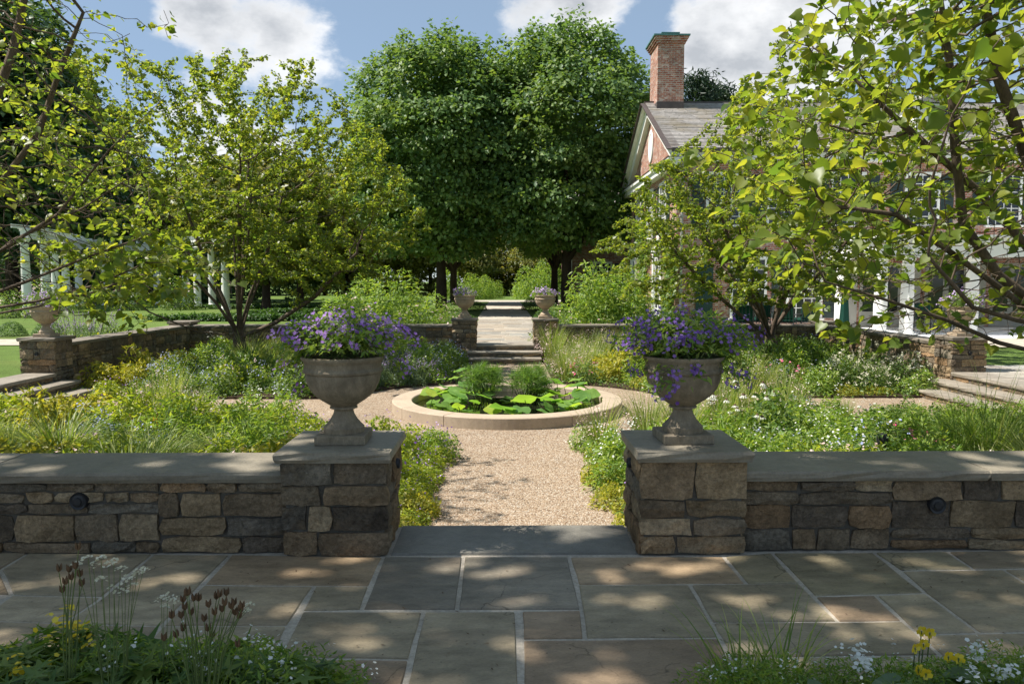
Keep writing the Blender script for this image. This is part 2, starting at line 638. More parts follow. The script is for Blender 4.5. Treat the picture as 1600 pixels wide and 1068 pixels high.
def gravel_mat(name, stops, scale):
    m, N, L, b = base_mat(name, 0.85, 0.2)
    tc = N.new("ShaderNodeTexCoord").outputs["Object"]
    v = N.new("ShaderNodeTexVoronoi")
    v.inputs["Scale"].default_value = scale
    L.new(tc, v.inputs["Vector"])
    s = N.new("ShaderNodeSeparateColor")
    L.new(v.outputs["Color"], s.inputs[0])
    r = N.new("ShaderNodeValToRGB")
    ramp_set(r, stops)
    L.new(s.outputs[0], r.inputs[0])
    r2 = N.new("ShaderNodeValToRGB")
    ramp_set(r2, [(0.0, (1.08,) * 3), (0.55, (0.95,) * 3), (0.8, (0.5,) * 3)])
    L.new(v.outputs["Distance"], r2.inputs[0])
    c = mixmul(N, L, r.outputs[0], r2.outputs[0])
    r3 = N.new("ShaderNodeValToRGB")
    ramp_set(r3, [(0.3, (0.85,) * 3), (0.7, (1.1,) * 3)])
    L.new(noise(N, L, 1.1, 5, 0.6, tc), r3.inputs[0])
    L.new(mixmul(N, L, c, r3.outputs[0]), b.inputs["Base Color"])
    bp = N.new("ShaderNodeBump")
    bp.inputs["Strength"].default_value = 0.8
    bp.inputs["Distance"].default_value = 0.012
    bp.invert = True
    L.new(v.outputs["Distance"], bp.inputs["Height"])
    L.new(bp.outputs[0], b.inputs["Normal"])
    return m


GRAVEL_STOPS = [(0.0, (0.139, 0.088, 0.054)), (0.2, (0.265, 0.184, 0.119)), (0.5, (0.331, 0.245, 0.165)), (0.8, (0.384, 0.307, 0.227)), (1.0, (0.446, 0.392, 0.322))]
M["gravel"] = gravel_mat("pea_gravel", GRAVEL_STOPS, 62)


def pebble_mat():
    m, N, L, b = base_mat("pebbles", 0.8, 0.25)
    at = N.new("ShaderNodeAttribute")
    at.attribute_name = "tint"
    r = N.new("ShaderNodeValToRGB")
    ramp_set(r, GRAVEL_STOPS)
    L.new(at.outputs["Fac"], r.inputs[0])
    L.new(r.outputs[0], b.inputs["Base Color"])
    return m


M["pebble"] = pebble_mat()


def brick_mat(name, scale=1.0, c1=(0.26, 0.085, 0.055), c2=(0.40, 0.17, 0.11), mort=(0.42, 0.36, 0.31), white=0.25):
    m, N, L, b = base_mat(name, 0.85, 0.2)
    tc = N.new("ShaderNodeTexCoord").outputs["Object"]
    sp = N.new("ShaderNodeSeparateXYZ")
    L.new(tc, sp.inputs[0])
    ad = N.new("ShaderNodeMath")
    ad.operation = "ADD"
    L.new(sp.outputs[0], ad.inputs[0])
    L.new(sp.outputs[1], ad.inputs[1])
    cb = N.new("ShaderNodeCombineXYZ")
    L.new(ad.outputs[0], cb.inputs[0])
    L.new(sp.outputs[2], cb.inputs[1])
    bt = N.new("ShaderNodeTexBrick")
    bt.inputs["Scale"].default_value = scale
    bt.inputs["Brick Width"].default_value = 0.23
    bt.inputs["Row Height"].default_value = 0.078
    bt.inputs["Mortar Size"].default_value = 0.011
    bt.inputs["Color1"].default_value = c1 + (1,)
    bt.inputs["Color2"].default_value = c2 + (1,)
    bt.inputs["Mortar"].default_value = mort + (1,)
    L.new(cb.outputs[0], bt.inputs["Vector"])
    # limewashed bricks: patches picked per brick-sized cell
    v = N.new("ShaderNodeTexVoronoi")
    v.inputs["Scale"].default_value = 6.0
    mp = N.new("ShaderNodeMapping")
    mp.inputs["Scale"].default_value = (1, 2.4, 1)
    L.new(cb.outputs[0], mp.inputs["Vector"])
    L.new(mp.outputs[0], v.inputs["Vector"])
    s = N.new("ShaderNodeSeparateColor")
    L.new(v.outputs["Color"], s.inputs[0])
    r = N.new("ShaderNodeValToRGB")
    ramp_set(r, [(1 - white - 0.1, (0, 0, 0)), (1 - white + 0.15, (0.75,) * 3)])
    L.new(s.outputs[0], r.inputs[0])
    x = N.new("ShaderNodeMix")
    x.data_type = "RGBA"
    L.new(r.outputs[0], x.inputs["Factor"])
    L.new(bt.outputs["Color"], x.inputs["A"])
    x.inputs["B"].default_value = (0.48, 0.40, 0.34, 1)
    r2 = N.new("ShaderNodeValToRGB")
    ramp_set(r2, [(0.3, (0.7,) * 3), (0.7, (1.2,) * 3)])
    L.new(noise(N, L, 3, 6, 0.6, tc), r2.inputs[0])
    L.new(mixmul(N, L, x.outputs["Result"], r2.outputs[0]), b.inputs["Base Color"])
    bp = N.new("ShaderNodeBump")
    bp.inputs["Strength"].default_value = 0.5
    bp.inputs["Distance"].default_value = 0.01
    bp.invert = True
    L.new(bt.outputs["Fac"], bp.inputs["Height"])
    L.new(bp.outputs[0], b.inputs["Normal"])
    return m


M["brick"] = brick_mat("old_red_brick")
M["slate"] = surf("slate_shingle", (0.35, 0.325, 0.305), 0.6, 0.35, var=((0.8, 0.8, 1.2), (9, 0.65, 1.3), (30, 0.8, 1.15)), bump=((20, 0.4, 0.01),),
                  stain=((0.30, 0.24, 0.14), 1.2, 0.5, 0.7, 0.6), stretch=(0.7, 1, 1))

M["redbud"] = leafmat("redbud_leaf", [(0.06, 0.115, 0.024), (0.115, 0.165, 0.028), (0.17, 0.205, 0.032), (0.235, 0.24, 0.038)], 0.56, 0.4, 0.45)
M["maple"] = leafmat("maple_leaf", [(0.06, 0.12, 0.05), (0.09, 0.16, 0.055), (0.125, 0.20, 0.055), (0.18, 0.235, 0.06)], 0.36, 0.5, 0.3, tboost=1.6)
M["darktree"] = leafmat("dark_tree_leaf", [(0.034, 0.076, 0.034), (0.06, 0.111, 0.041), (0.093, 0.145, 0.048)], 0.25)
M["midtree"] = leafmat("mid_tree_leaf", [(0.07, 0.10, 0.025), (0.11, 0.135, 0.03), (0.16, 0.16, 0.042), (0.20, 0.18, 0.055)], 0.4)
M["needle"] = leafmat("pine_needle", [(0.012, 0.03, 0.018), (0.02, 0.045, 0.022), (0.035, 0.06, 0.028)], 0.15)
M["gold"] = leafmat("golden_leaf", [(0.115, 0.149, 0.023), (0.196, 0.218, 0.029), (0.299, 0.287, 0.034), (0.368, 0.322, 0.057)], 0.4)
M["lime"] = leafmat("lime_leaf", [(0.127, 0.196, 0.025), (0.218, 0.276, 0.032), (0.333, 0.356, 0.04)], 0.42)
M["green"] = leafmat("green_leaf", [(0.052, 0.103, 0.028), (0.086, 0.155, 0.034), (0.132, 0.201, 0.041), (0.184, 0.23, 0.057)], 0.38)
M["bright"] = leafmat("bright_green_leaf", [(0.086, 0.161, 0.03), (0.138, 0.23, 0.039), (0.196, 0.276, 0.048), (0.265, 0.322, 0.069)], 0.42)
M["bluegreen"] = leafmat("blue_green_leaf", [(0.081, 0.132, 0.071), (0.121, 0.178, 0.092), (0.172, 0.23, 0.127)], 0.32)
M["silver"] = leafmat("silver_leaf", [(0.17, 0.20, 0.15), (0.25, 0.28, 0.21), (0.33, 0.35, 0.28)], 0.2, tcol=(1, 1, .8))
M["blade"] = leafmat("grass_blade", [(0.086, 0.149, 0.032), (0.161, 0.23, 0.048), (0.253, 0.299, 0.086), (0.414, 0.414, 0.196)], 0.38)
M["lotus"] = leafmat("lotus_leaf", [(0.12, 0.25, 0.06), (0.21, 0.33, 0.06), (0.34, 0.42, 0.05)], 0.45, 0.45)
M["papyrus"] = leafmat("papyrus_thread", [(0.07, 0.15, 0.025), (0.11, 0.20, 0.035), (0.16, 0.24, 0.05)], 0.38)
M["hedge"] = leafmat("box_leaf", [(0.03, 0.075, 0.015), (0.05, 0.11, 0.02), (0.085, 0.15, 0.03)], 0.3)


def petal(name, cols, trans=0.3):
    return leafmat(name, cols, trans, 0.6, 0.2, tcol=(1.1, 1.1, 1.1))


M["violet"] = petal("violet_petal", [(0.22, 0.085, 0.39), (0.34, 0.16, 0.54), (0.48, 0.29, 0.65), (0.62, 0.47, 0.74)])
M["indigo"] = petal("indigo_petal", [(0.13, 0.055, 0.30), (0.21, 0.105, 0.42), (0.31, 0.18, 0.52), (0.44, 0.32, 0.60)])
M["mauve"] = petal("mauve_petal", [(0.30, 0.18, 0.44), (0.44, 0.30, 0.55), (0.58, 0.46, 0.66)])
M["blue"] = petal("pale_blue_petal", [(0.32, 0.36, 0.62), (0.45, 0.49, 0.72), (0.62, 0.64, 0.78)])
M["whitepetal"] = petal("white_petal", [(0.62, 0.62, 0.56), (0.74, 0.74, 0.68), (0.8, 0.8, 0.76)])
M["cream"] = petal("cream_petal", [(0.55, 0.52, 0.36), (0.66, 0.62, 0.46), (0.72, 0.70, 0.58)])
M["pink"] = petal("pink_petal", [(0.62, 0.08, 0.20), (0.68, 0.16, 0.28), (0.72, 0.35, 0.40)])
M["blush"] = petal("blush_petal", [(0.66, 0.44, 0.42), (0.72, 0.54, 0.50), (0.74, 0.62, 0.58)])
M["yellow"] = petal("yellow_petal", [(0.66, 0.46, 0.02), (0.74, 0.56, 0.03), (0.78, 0.64, 0.10)])
M["amber"] = petal("amber_petal", [(0.50, 0.24, 0.02), (0.62, 0.36, 0.02), (0.70, 0.46, 0.04)])

# ================================================================== THE GROUND
AX, CY = 0.06, 12.80          # the garden's centre line and the pond's centre
GZ = -0.44                    # floor of the sunken garden
XW, XE, YS, YN = -8.25, 8.35, 5.25, 20.3   # inner faces of the garden walls
rng = np.random.default_rng(5)


def sheet(name, rect, z, mat, parent=None, kind="structure", hole=None):
    mb = MB()
    x0, x1, y0, y1 = rect
    if hole:
        a0, a1, b0, b1 = hole
        vs = [(x0, y0, z), (x1, y0, z), (x1, y1, z), (x0, y1, z), (a0, b0, z), (a1, b0, z), (a1, b1, z), (a0, b1, z)]
        mb.add(vs, [(0, 1, 5, 4), (1, 2, 6, 5), (2, 3, 7, 6), (3, 0, 4, 7)], mat)
    else:
        mb.add([(x0, y0, z), (x1, y0, z), (x1, y1, z), (x0, y1, z)], [(0, 1, 2, 3)], mat)
    return mb.build(name, parent, kind=kind)


ground = sheet("ground", (-600, 600, -200, 900), -0.035, M["lawn"], hole=(XW - .35, XE + .35, YS - .2, YN + .35))
gravel = sheet("gravel_path", (XW - .3, XE + .3, YS - .15, YN + .1), GZ, M["gravel"])

# loose pebbles lying on the nearest gravel
n = 26000
py = 5.9 + 4.6 * rng.random(n) ** 1.5
px = AX + (rng.random(n) - .5) * 2.6
OCT_V = np.array([(1, 0, 0), (0, .8, 0), (-1, .1, 0), (0, -.85, 0), (0, 0, .6)], float)
OCT_F = np.array([(0, 1, 4), (1, 2, 4), (2, 3, 4), (3, 0, 4)])
th = rng.random(n) * 2 * math.pi
MM = np.zeros((n, 3, 3))
MM[:, 0, 0], MM[:, 0, 1], MM[:, 1, 0], MM[:, 1, 1], MM[:, 2, 2] = np.cos(th), -np.sin(th), np.sin(th), np.cos(th), 1
V, F = scatter(OCT_V, OCT_F, np.stack([px, py, np.full(n, GZ + .001)], 1), MM, .005 + .0075 * rng.random(n))
peb = put("loose_gravel", mesh_np("loose_gravel", V, F, M["pebble"], np.repeat(rng.random(n), 4)), kind="stuff")

# planted soil: four quarter beds with a curved inner edge
RING, HALF = 3.2, 0.98


def bed_outline(sx, sy):
    xo = (XW if sx < 0 else XE)
    yo = (YS if sy < 0 else YN)
    cxx = AX + sx * HALF
    cyy = CY + sy * HALF * 1.05
    pts = [(cxx, yo), (xo, yo), (xo, cyy)]
    a0 = math.asin(HALF * 1.05 / RING)
    a1 = math.acos(HALF / RING)
    for i in range(13):
        a = a0 + (a1 - a0) * i / 12
        pts.append((AX + sx * RING * math.cos(a), CY + sy * RING * math.sin(a)))
    return pts


def in_bed(x, y, sx, sy, m=0.0):
    dx, dy = (x - AX) * sx, (y - CY) * sy
    if dx < HALF + m or dy < HALF * 1.05 + m or math.hypot(dx, dy) < RING + m:
        return False
    return XW + m < x < XE - m and YS + m < y < YN - m


for sx in (-1, 1):
    for sy in (-1, 1):
        o = bed_outline(sx, sy)
        nn = len(o)
        mb = MB()
        vs = [(x, y, GZ - .01) for x, y in o] + [(x + (AX - x) * 0 - .0, y, GZ + .035) for x, y in o]
        f = [tuple(range(nn, 2 * nn))] + [(i, (i + 1) % nn, nn + (i + 1) % nn, nn + i) for i in range(nn)]
        if sx * sy < 0:
            f = [tuple(reversed(q)) for q in f]
        mb.add(vs, f, M["soil"])
        mb.build("planting_soil", kind="structure")

# ================================================================== FLAGSTONES
FLAGCOL = {'g': (0.293, 0.24, 0.158), 'b': (0.203, 0.174, 0.13), 't': (0.327, 0.236, 0.144), 'r': (0.286, 0.206, 0.132), 'n': (0.281, 0.222, 0.144), 'l': (0.339, 0.276, 0.185), 'o': (0.267, 0.222, 0.137)}


def flagstone(parent, poly, z, col, gap=0.012, th=0.05, rg=rnd, name="flagstone"):
    """a slab with its own outline (world x, y), slightly eased top edge"""
    c = Vector((sum(p[0] for p in poly) / len(poly), sum(p[1] for p in poly) / len(poly)))
    # subdivide the outline and let it wander a few millimetres, as split stone does
    pts = []
    nP = len(poly)
    area = sum(poly[i][0] * poly[(i + 1) % nP][1] - poly[(i + 1) % nP][0] * poly[i][1] for i in range(nP))
    if area < 0:
        poly = poly[::-1]
    ins = []
    for i in range(nP):
        p0, p1, p2 = Vector(poly[i - 1][:2]), Vector(poly[i][:2]), Vector(poly[(i + 1) % nP][:2])
        e1, e2 = (p1 - p0).normalized(), (p2 - p1).normalized()
        n1, n2 = Vector((-e1.y, e1.x)), Vector((-e2.y, e2.x))
        k = 1 + n1.dot(n2)
        ins.append(p1 + (n1 + n2) * (gap / max(k, .3)))
    for i in range(nP):
        a, b = ins[i], ins[(i + 1) % nP]
        m = 3 if (b - a).length > .3 else 2
        for j in range(m):
            t = j / m
            p = a + (b - a) * t
            if j:
                p += Vector((rg.uniform(-1, 1), rg.uniform(-1, 1))) * .004
            pts.append(p)
    mb = MB()
    k = len(pts)
    z += rg.uniform(-.002, .002)
    vs = []
    for (e, zz) in ((0, z - th), (0, z - .006), (.006, z)):
        for p in pts:
            q = p + (c - p).normalized() * e
            vs.append((q.x, q.y, zz))
    fs = [tuple(range(2 * k, 3 * k))]
    for r in range(2):
        for i in range(k):
            j = (i + 1) % k
            fs.append((r * k + i, r * k + j, (r + 1) * k + j, (r + 1) * k + i))
    mb.add(vs, fs, M["flag"])
    v = rg.uniform(.9, 1.1)
    return mb.build(name, parent, color=[x * v for x in col])


patio = sheet("patio", (-13, 13, -4, YS - .02), -0.008, M["joint"])
FL = [
    ("n", [(45, 862), (-60, 858), (-150, 889), (0, 889)]),
    ("g", [(45, 862), (240, 864), (160, 931), (18, 928), (0, 889.2)]),
    ("t", [(0, 889), (18, 928), (-200, 924), (-150, 889)]),
    ("g", [(240, 864), (360, 865), (251, 977), (100, 972), (160, 931)]),
    ("l", [(18, 928), (160, 931), (100, 972), (-40, 968)]),
    ("t", [(360, 865), (599, 868.5), (578, 914.5), (317, 912)]),
    ("n", [(317, 912), (491, 914), (450, 976), (252, 977)]),
    ("g", [(491, 914), (578, 914.5), (565, 951), (471, 953)]),
    ("n", [(-40, 968), (251, 977), (215, 1020), (-120, 1015)]),
    ("g", [(252, 977), (450, 976), (430, 1026), (214, 1021)]),
    ("g", [(471, 953), (662, 953.5), (641, 1029), (433, 1026)]),
    ("r", [(433, 1027), (641, 1029), (630, 1075), (395, 1075)]),
    ("g", [(-120, 1016), (214, 1021), (180, 1078), (-210, 1078)]),
    ("n", [(214, 1021), (433, 1027), (395, 1078), (180, 1078)]),
    ("g", [(662, 954), (807, 953.5), (816, 1110), (622, 1110)]),
    ("b", [(599, 868), (724, 868.5), (714, 951), (565, 951)]),
    ("b", [(724, 868.5), (889, 868.5), (909, 951), (714, 951)]),
    ("r", [(813, 953.5), (909, 952), (914, 996.5), (815, 997.5)]),
    ("t", [(889, 868.5), (1131, 868), (1167, 911), (902, 912)]),
    ("g", [(902, 912), (1078, 912), (1125, 994), (914, 996)]),
    ("g", [(1078, 912), (1250, 910), (1310, 969.5), (1112, 971)]),
    ("o", [(1131, 868), (1206, 862), (1250, 910), (1167, 911)]),
    ("o", [(1206, 862), (1365, 861.5), (1446, 925), (1272, 930)]),
    ("r", [(1272, 930), (1368, 928), (1412, 969), (1310, 970)]),
    ("g", [(1368, 928), (1446, 925), (1530, 987), (1436, 990), (1412, 969)]),
    ("o", [(1365, 861.5), (1480, 860), (1522, 888), (1407, 890)]),
    ("n", [(1480, 860), (1640, 857), (1680, 885), (1522, 888)]),
    ("g", [(1407, 890), (1567, 888), (1680, 955), (1690, 984), (1530, 987), (1446, 925)]),
    ("n", [(1567, 888), (1760, 885), (1900, 940), (1680, 955)]),
    ("g", [(1112, 971), (1412, 969), (1436, 990), (1470, 1022), (1140, 1026), (1125, 994)]),
    ("r", [(815, 997.5), (1125, 994.5), (1140, 1026), (1180, 1110), (816, 1110)]),
    ("g", [(1140, 1026), (1470, 1022), (1530, 1075), (1168, 1080)]),
    ("n", [(1470, 1022), (1436, 990), (1690, 984), (1760, 1040), (1520, 1066)]),
]
for key, pl in FL:
    pts = [atz(x, y, 0) for x, y in pl]
    flagstone(patio, [(p.x, p.y) for p in pts], 0.0, FLAGCOL[key])
# slabs that the photograph does not show, carrying the paving on past the frame
for i in range(5):
    for j, (a, b) in enumerate(((-6.6, -5.2), (-5.2, -3.9))):
        flagstone(patio, [(a, 1.2 + .7 * i), (b, 1.2 + .7 * i), (b, 1.9 + .7 * i), (a, 1.9 + .7 * i)], 0, FLAGCOL["gtnol"[(i + j) % 5]])
    for j, (a, b) in enumerate(((4.2, 5.3), (5.3, 6.7))):
        flagstone(patio, [(a, 1.2 + .7 * i), (b, 1.2 + .7 * i), (b, 1.9 + .7 * i), (a, 1.9 + .7 * i)], 0, FLAGCOL["nogtr"[(i + j) % 5]])
for i in range(7):
    flagstone(patio, [(-3.2 + .9 * i, .9), (-2.3 + .9 * i, .9), (-2.3 + .9 * i, 2.3), (-3.2 + .9 * i, 2.3)], 0, FLAGCOL["gtnrolg"[i]])

lr = np.random.default_rng(77)
n = 260
P = np.stack([-3.5 + 7.5 * lr.random(n), 2.3 + 2.4 * lr.random(n), .004 + .004 * lr.random(n)], 1)
th = lr.random(n) * 6.28
V, F = scatter(LEAF2_V, LEAF2_F, P, frames(lr.normal(size=(n, 3)) * .15 + [0, 0, 1], np.stack([np.cos(th), np.sin(th), 0 * th], 1)), np.stack([.006 + .008 * lr.random(n), .01 + .022 * lr.random(n), .01 + 0 * th], 1))
put("leaf_litter", mesh_np("leaf_litter", V, F, M["seed"], np.repeat(lr.random(n), 2)), kind="stuff")

# ================================================================== STONE WALLS
STONES = [(0.277, 0.201, 0.125), (0.335, 0.236, 0.14), (0.232, 0.178, 0.121), (0.386, 0.276, 0.16), (0.361, 0.23, 0.125), (0.244, 0.207, 0.155), (0.309, 0.236, 0.155), (0.187, 0.144, 0.102), (0.438, 0.328, 0.202), (0.213, 0.178, 0.135)]


def runs(L, H, rg, hs=(.06, .2), ws=(.12, .5)):
    out = []
    x = 0.0
    while x < L - 1e-6:
        w = rg.uniform(.7, 1.7)
        if L - x - w < .5:
            w = L - x
        z = 0.0
        while z < H - 1e-6:
            h = rg.uniform(*hs)
            if H - z - h < hs[0]:
                h = H - z
            a = 0.0
            while a < w - 1e-6:
                s = rg.uniform(*ws) * (1.15 if h < .13 else .9)
                if w - a - s < ws[0]:
                    s = w - a
                out.append((x + a, z, s, h))
                a += s
            z += h
        x += w
    return out


def stone(parent, o, u, n, x, z, w, h, rg, pal, proud=.035, wrap=(0, 0), rust=None):
    """one laid stone: a lumpy face standing proud of the mortar"""
    g = rg.uniform(.003, .0075)
    nx, ny = (4, 2) if w > .2 else (3, 2)
    vs, fs = [], []
    d0 = rg.uniform(.35, 1.25) * proud
    for j in range(ny + 1):
        for i in range(nx + 1):
            a, b = i / nx, j / ny
            edge = (i in (0, nx)) or (j in (0, ny))
            cor = (i in (0, nx)) and (j in (0, ny))
            px_ = x + g + (w - 2 * g) * a + rg.uniform(-.009, .009) + (rg.uniform(.001, .012) * (1 if i == 0 else -1) if cor else 0)
            pz_ = z + g + (h - 2 * g) * b + rg.uniform(-.007, .007) + (rg.uniform(0, .008) * (1 if j == 0 else -1) if cor else 0)
            dd = d0 * (.72 if edge else 1.0) * (.9 if cor else 1) + rg.uniform(-.011, .011)
            vs.append((px_, pz_, dd))
    for j in range(ny):
        for i in range(nx):
            q = j * (nx + 1) + i
            fs.append((q, q + 1, q + nx + 2, q + nx + 1))
    ring = [i for i in range(nx + 1)] + [(nx + 1) * j + nx for j in range(1, ny + 1)] + [(nx + 1) * ny + i for i in range(nx - 1, -1, -1)] + [(nx + 1) * j for j in range(ny - 1, 0, -1)]
    b = len(vs)
    for k in ring:
        p = vs[k]
        vs.append((p[0], p[1], -.03))
    m = len(ring)
    for i in range(m):
        j = (i + 1) % m
        fs.append((ring[j], ring[i], b + i, b + j))
    o, u, n = Vector(o), Vector(u), Vector(n)
    W = [o + u * p[0] + Vector((0, 0, p[1])) + n * p[2] for p in vs]
    if u.cross(Vector((0, 0, 1))).dot(n) < 0:
        fs = [tuple(reversed(f)) for f in fs]
    mb = MB()
    mb.add(W, fs, M["stone"])
    c = rg.choice(pal)
    k = rg.uniform(.75, 1.2)
    return mb.build("stone", parent, color=[v * k for v in c])


def stone_face(parent, o, u, n, L, H, rg, pal=STONES, hs=(.06, .2), ws=(.12, .5), proud=.03):
    for (x, z, w, h) in runs(L, H, rg, hs, ws):
        stone(parent, o, u, n, x, z, w, h, rg, pal, proud)


def slab(parent, x0, x1, y0, y1, z0, z1, col, name="coping_stone", rg=rnd, step=.16, rough=.007, mat="coping"):
    """a sawn-top slab with hammered edges"""
    x0, x1 = min(x0, x1), max(x0, x1)
    per = []

    def side(a, b):
        L = (Vector(b) - Vector(a)).length
        k = max(1, min(9, int(L / step)))
        for i in range(k):
            per.append((a[0] + (b[0] - a[0]) * i / k, a[1] + (b[1] - a[1]) * i / k))
    side((x0, y0), (x1, y0)); side((x1, y0), (x1, y1)); side((x1, y1), (x0, y1)); side((x0, y1), (x0, y0))
    k = len(per)
    cx, cy = (x0 + x1) / 2, (y0 + y1) / 2
    vs = []
    for t, ins in ((0, .008), (.35, 0), (.75, -.002), (1, .004)):
        for (a, b) in per:
            j = rg.uniform(-1, 1) * (rough if 0 < t < 1 else rough * .4)
            vs.append((a + (ins + j) * (1 if a < cx else -1), b + (ins + j) * (1 if b < cy else -1), z0 + (z1 - z0) * t))
    fs = [tuple(range(k))[::-1], tuple(range(3 * k, 4 * k))]
    for r in range(3):
        for i in range(k):
            j = (i + 1) % k
            fs.append((r * k + i, r * k + j, (r + 1) * k + j, (r + 1) * k + i))
    mb = MB()
    mb.add(vs, fs, M[mat])
    v = rg.uniform(.92, 1.08)
    return mb.build(name, parent, color=[c * v for c in col])


BLUESTONE = (0.235, 0.205, 0.155)
TANSTONE = (.20, .17, .135)
rs = random.Random(3)


def wall_thing(label, x0, x1, y0, y1, zb, zt, faces, cop, name="stone_wall", group=None, caps=None, cop_over=.045, hs=(.06, .19), ws=(.12, .5)):
    """faces: 's','n','e','w' that the stones are laid on; coping split at the given lengths"""
    t = thing(name, label, "wall" if "wall" in name else "pier", ((x0 + x1) / 2, (y0 + y1) / 2, zb), group=group)
    th = .066
    mb = MB()
    mb.box((x0 + .004, y0 + .004, zb), (x1 - .004, y1 - .004, zt - th), M["mortar"])
    mb.build("mortar_core", t)
    H = zt - th - zb
    pier = "pier" in name
    e = .03 if pier else 0
    if "s" in faces:
        stone_face(t, (x0 - e, y0, zb), (1, 0, 0), (0, -1, 0), x1 - x0 + 2 * e, H, rs, hs=hs, ws=ws)
    if "n" in faces:
        stone_face(t, (x1, y1, zb), (-1, 0, 0), (0, 1, 0), x1 - x0, H, rs, hs=hs, ws=ws)
    if "e" in faces:
        stone_face(t, (x1, y0, zb), (0, 1, 0), (1, 0, 0), y1 - y0, H, rs, hs=hs, ws=ws)
    if "w" in faces:
        stone_face(t, (x0, y1, zb), (0, -1, 0), (-1, 0, 0), y1 - y0, H, rs, hs=hs, ws=ws)
    if pier:
        slab(t, x0 - cop_over - .005, x1 + cop_over + .005, y0 - cop_over - .005, y1 + cop_over + .005, zt - th, zt, cop, "cap_stone")
    else:
        along_x = (x1 - x0) > (y1 - y0)
        cuts = caps or [0, 1]
        for a, b in zip(cuts[:-1], cuts[1:]):
            g = .005
            if along_x:
                slab(t, x0 + (x1 - x0) * a + g, x0 + (x1 - x0) * b - g, y0 - cop_over, y1 + cop_over, zt - th, zt, cop)
            else:
                slab(t, x0 - cop_over, x1 + cop_over, y0 + (y1 - y0) * a + g, y0 + (y1 - y0) * b - g, zt - th, zt, cop)
    return t


Y0 = 4.66
lx0, lx1 = atz(447, 868).x, atz(601, 868).x
rx0, rx1 = atz(1005, 866).x, atz(1159, 866).x
PT = .655
pier_nl = wall_thing("square fieldstone pier with thick bluestone cap left of the garden entrance, dark in shade", lx0, lx1, Y0, Y0 + .61, -.0, PT, "se", BLUESTONE, "stone_pier", "piers flanking the garden entrances", hs=(.1, .2), ws=(.17, .4))
pier_nr = wall_thing("square fieldstone pier with thick bluestone cap right of the garden entrance, brownish stones", rx0, rx1, Y0, Y0 + .61, -.0, PT, "swe", BLUESTONE, "stone_pier", "piers flanking the garden entrances", hs=(.085, .17), ws=(.17, .4))
WY0, WY1, WT = 4.735, 5.21, .515
lw = wall_thing("low fieldstone seat wall with bluestone coping, left of the garden entrance", XW - .4, lx0 - .002, WY0, WY1, 0, WT, "s", BLUESTONE,
                caps=[0, .28, .52, .735, 1])
rw = wall_thing("low fieldstone seat wall with bluestone coping, right of the garden entrance", rx1 + .002, XE + .4, WY0, WY1, 0, WT, "s", BLUESTONE,
                caps=[0, .215, .47, .72, 1])
# retaining faces below the patio, towards the sunken garden
mb = MB()
mb.box((XW - .35, YS - .12, GZ - .1), (lx1, YS - .03, -.01), M["mortar"])
mb.box((rx0, YS - .12, GZ - .1), (XE + .35, YS - .03, -.01), M["mortar"])
mb.build("retaining_wall", kind="structure")

fx = [aty(p, 540, YN).x for p in (708, 743, 835, 870)]
FT = .69
pier_fl = wall_thing("small fieldstone pier left of the far steps, under a violet-topped urn", fx[0], fx[1], YN, YN + .6, GZ, FT, "sew", TANSTONE, "stone_pier", "piers flanking the garden entrances")
pier_fr = wall_thing("small fieldstone pier right of the far steps, under a mauve-topped urn", fx[2], fx[3], YN, YN + .6, GZ, FT, "sew", TANSTONE, "stone_pier", "piers flanking the garden entrances")
wfl = wall_thing("long stone garden wall at the back of the garden, left of the far steps", XW - .05, fx[0] - .002, YN + .06, YN + .5, GZ, .525, "s", TANSTONE, caps=[0, .2, .4, .63, .82, 1])
wfr = wall_thing("long stone garden wall at the back of the garden, right of the far steps", fx[3] + .002, XE + .05, YN + .06, YN + .5, GZ, .525, "s", TANSTONE, caps=[0, .22, .45, .6, .8, 1])
PY = 14.12
pier_w = wall_thing("stone pier beside the left-hand steps, bearing a fluted urn", XW - .6, XW, PY, PY + .6, GZ, .655, "se", TANSTONE, "stone_pier", "piers flanking the garden entrances")
pier_e = wall_thing("sunlit tan stone pier beside the right-hand steps, bearing a fluted urn", XE, XE + .6, PY, PY + .6, GZ, .655, "sw", TANSTONE, "stone_pier", "piers flanking the garden entrances")
ww = wall_thing("stone side wall running back from the left-hand steps to the far corner", XW - .5, XW - .06, PY + .602, YN + .05, GZ, .525, "e", TANSTONE, caps=[0, .24, .5, .76, 1])
we = wall_thing("stone side wall running back from the right-hand steps to the far corner", XE + .06, XE + .5, PY + .602, YN + .05, GZ, .525, "w", TANSTONE, caps=[0, .24, .5, .76, 1])
pier_cw = wall_thing("low capped corner post where the left and back garden walls meet", XW - .58, XW - .052, YN + .052, YN + .62, GZ, .62, "s", TANSTONE, "stone_pier")
pier_ce = wall_thing("low capped corner post where the right and back garden walls meet", XE + .052, XE + .58, YN + .052, YN + .62, GZ, .62, "s", TANSTONE, "stone_pier")
# near ends of the side walls lie outside the frame, south of the steps
wall_thing("stone side wall left of the garden, nearer the patio", XW - .5, XW - .06, YS, 11.4, GZ, .525, "e", TANSTONE, caps=[0, .3, .6, 1])
wall_thing("stone side wall right of the garden, nearer the patio", XE + .06, XE + .5, YS, 11.4, GZ, .525, "w", TANSTONE, caps=[0, .3, .6, 1])

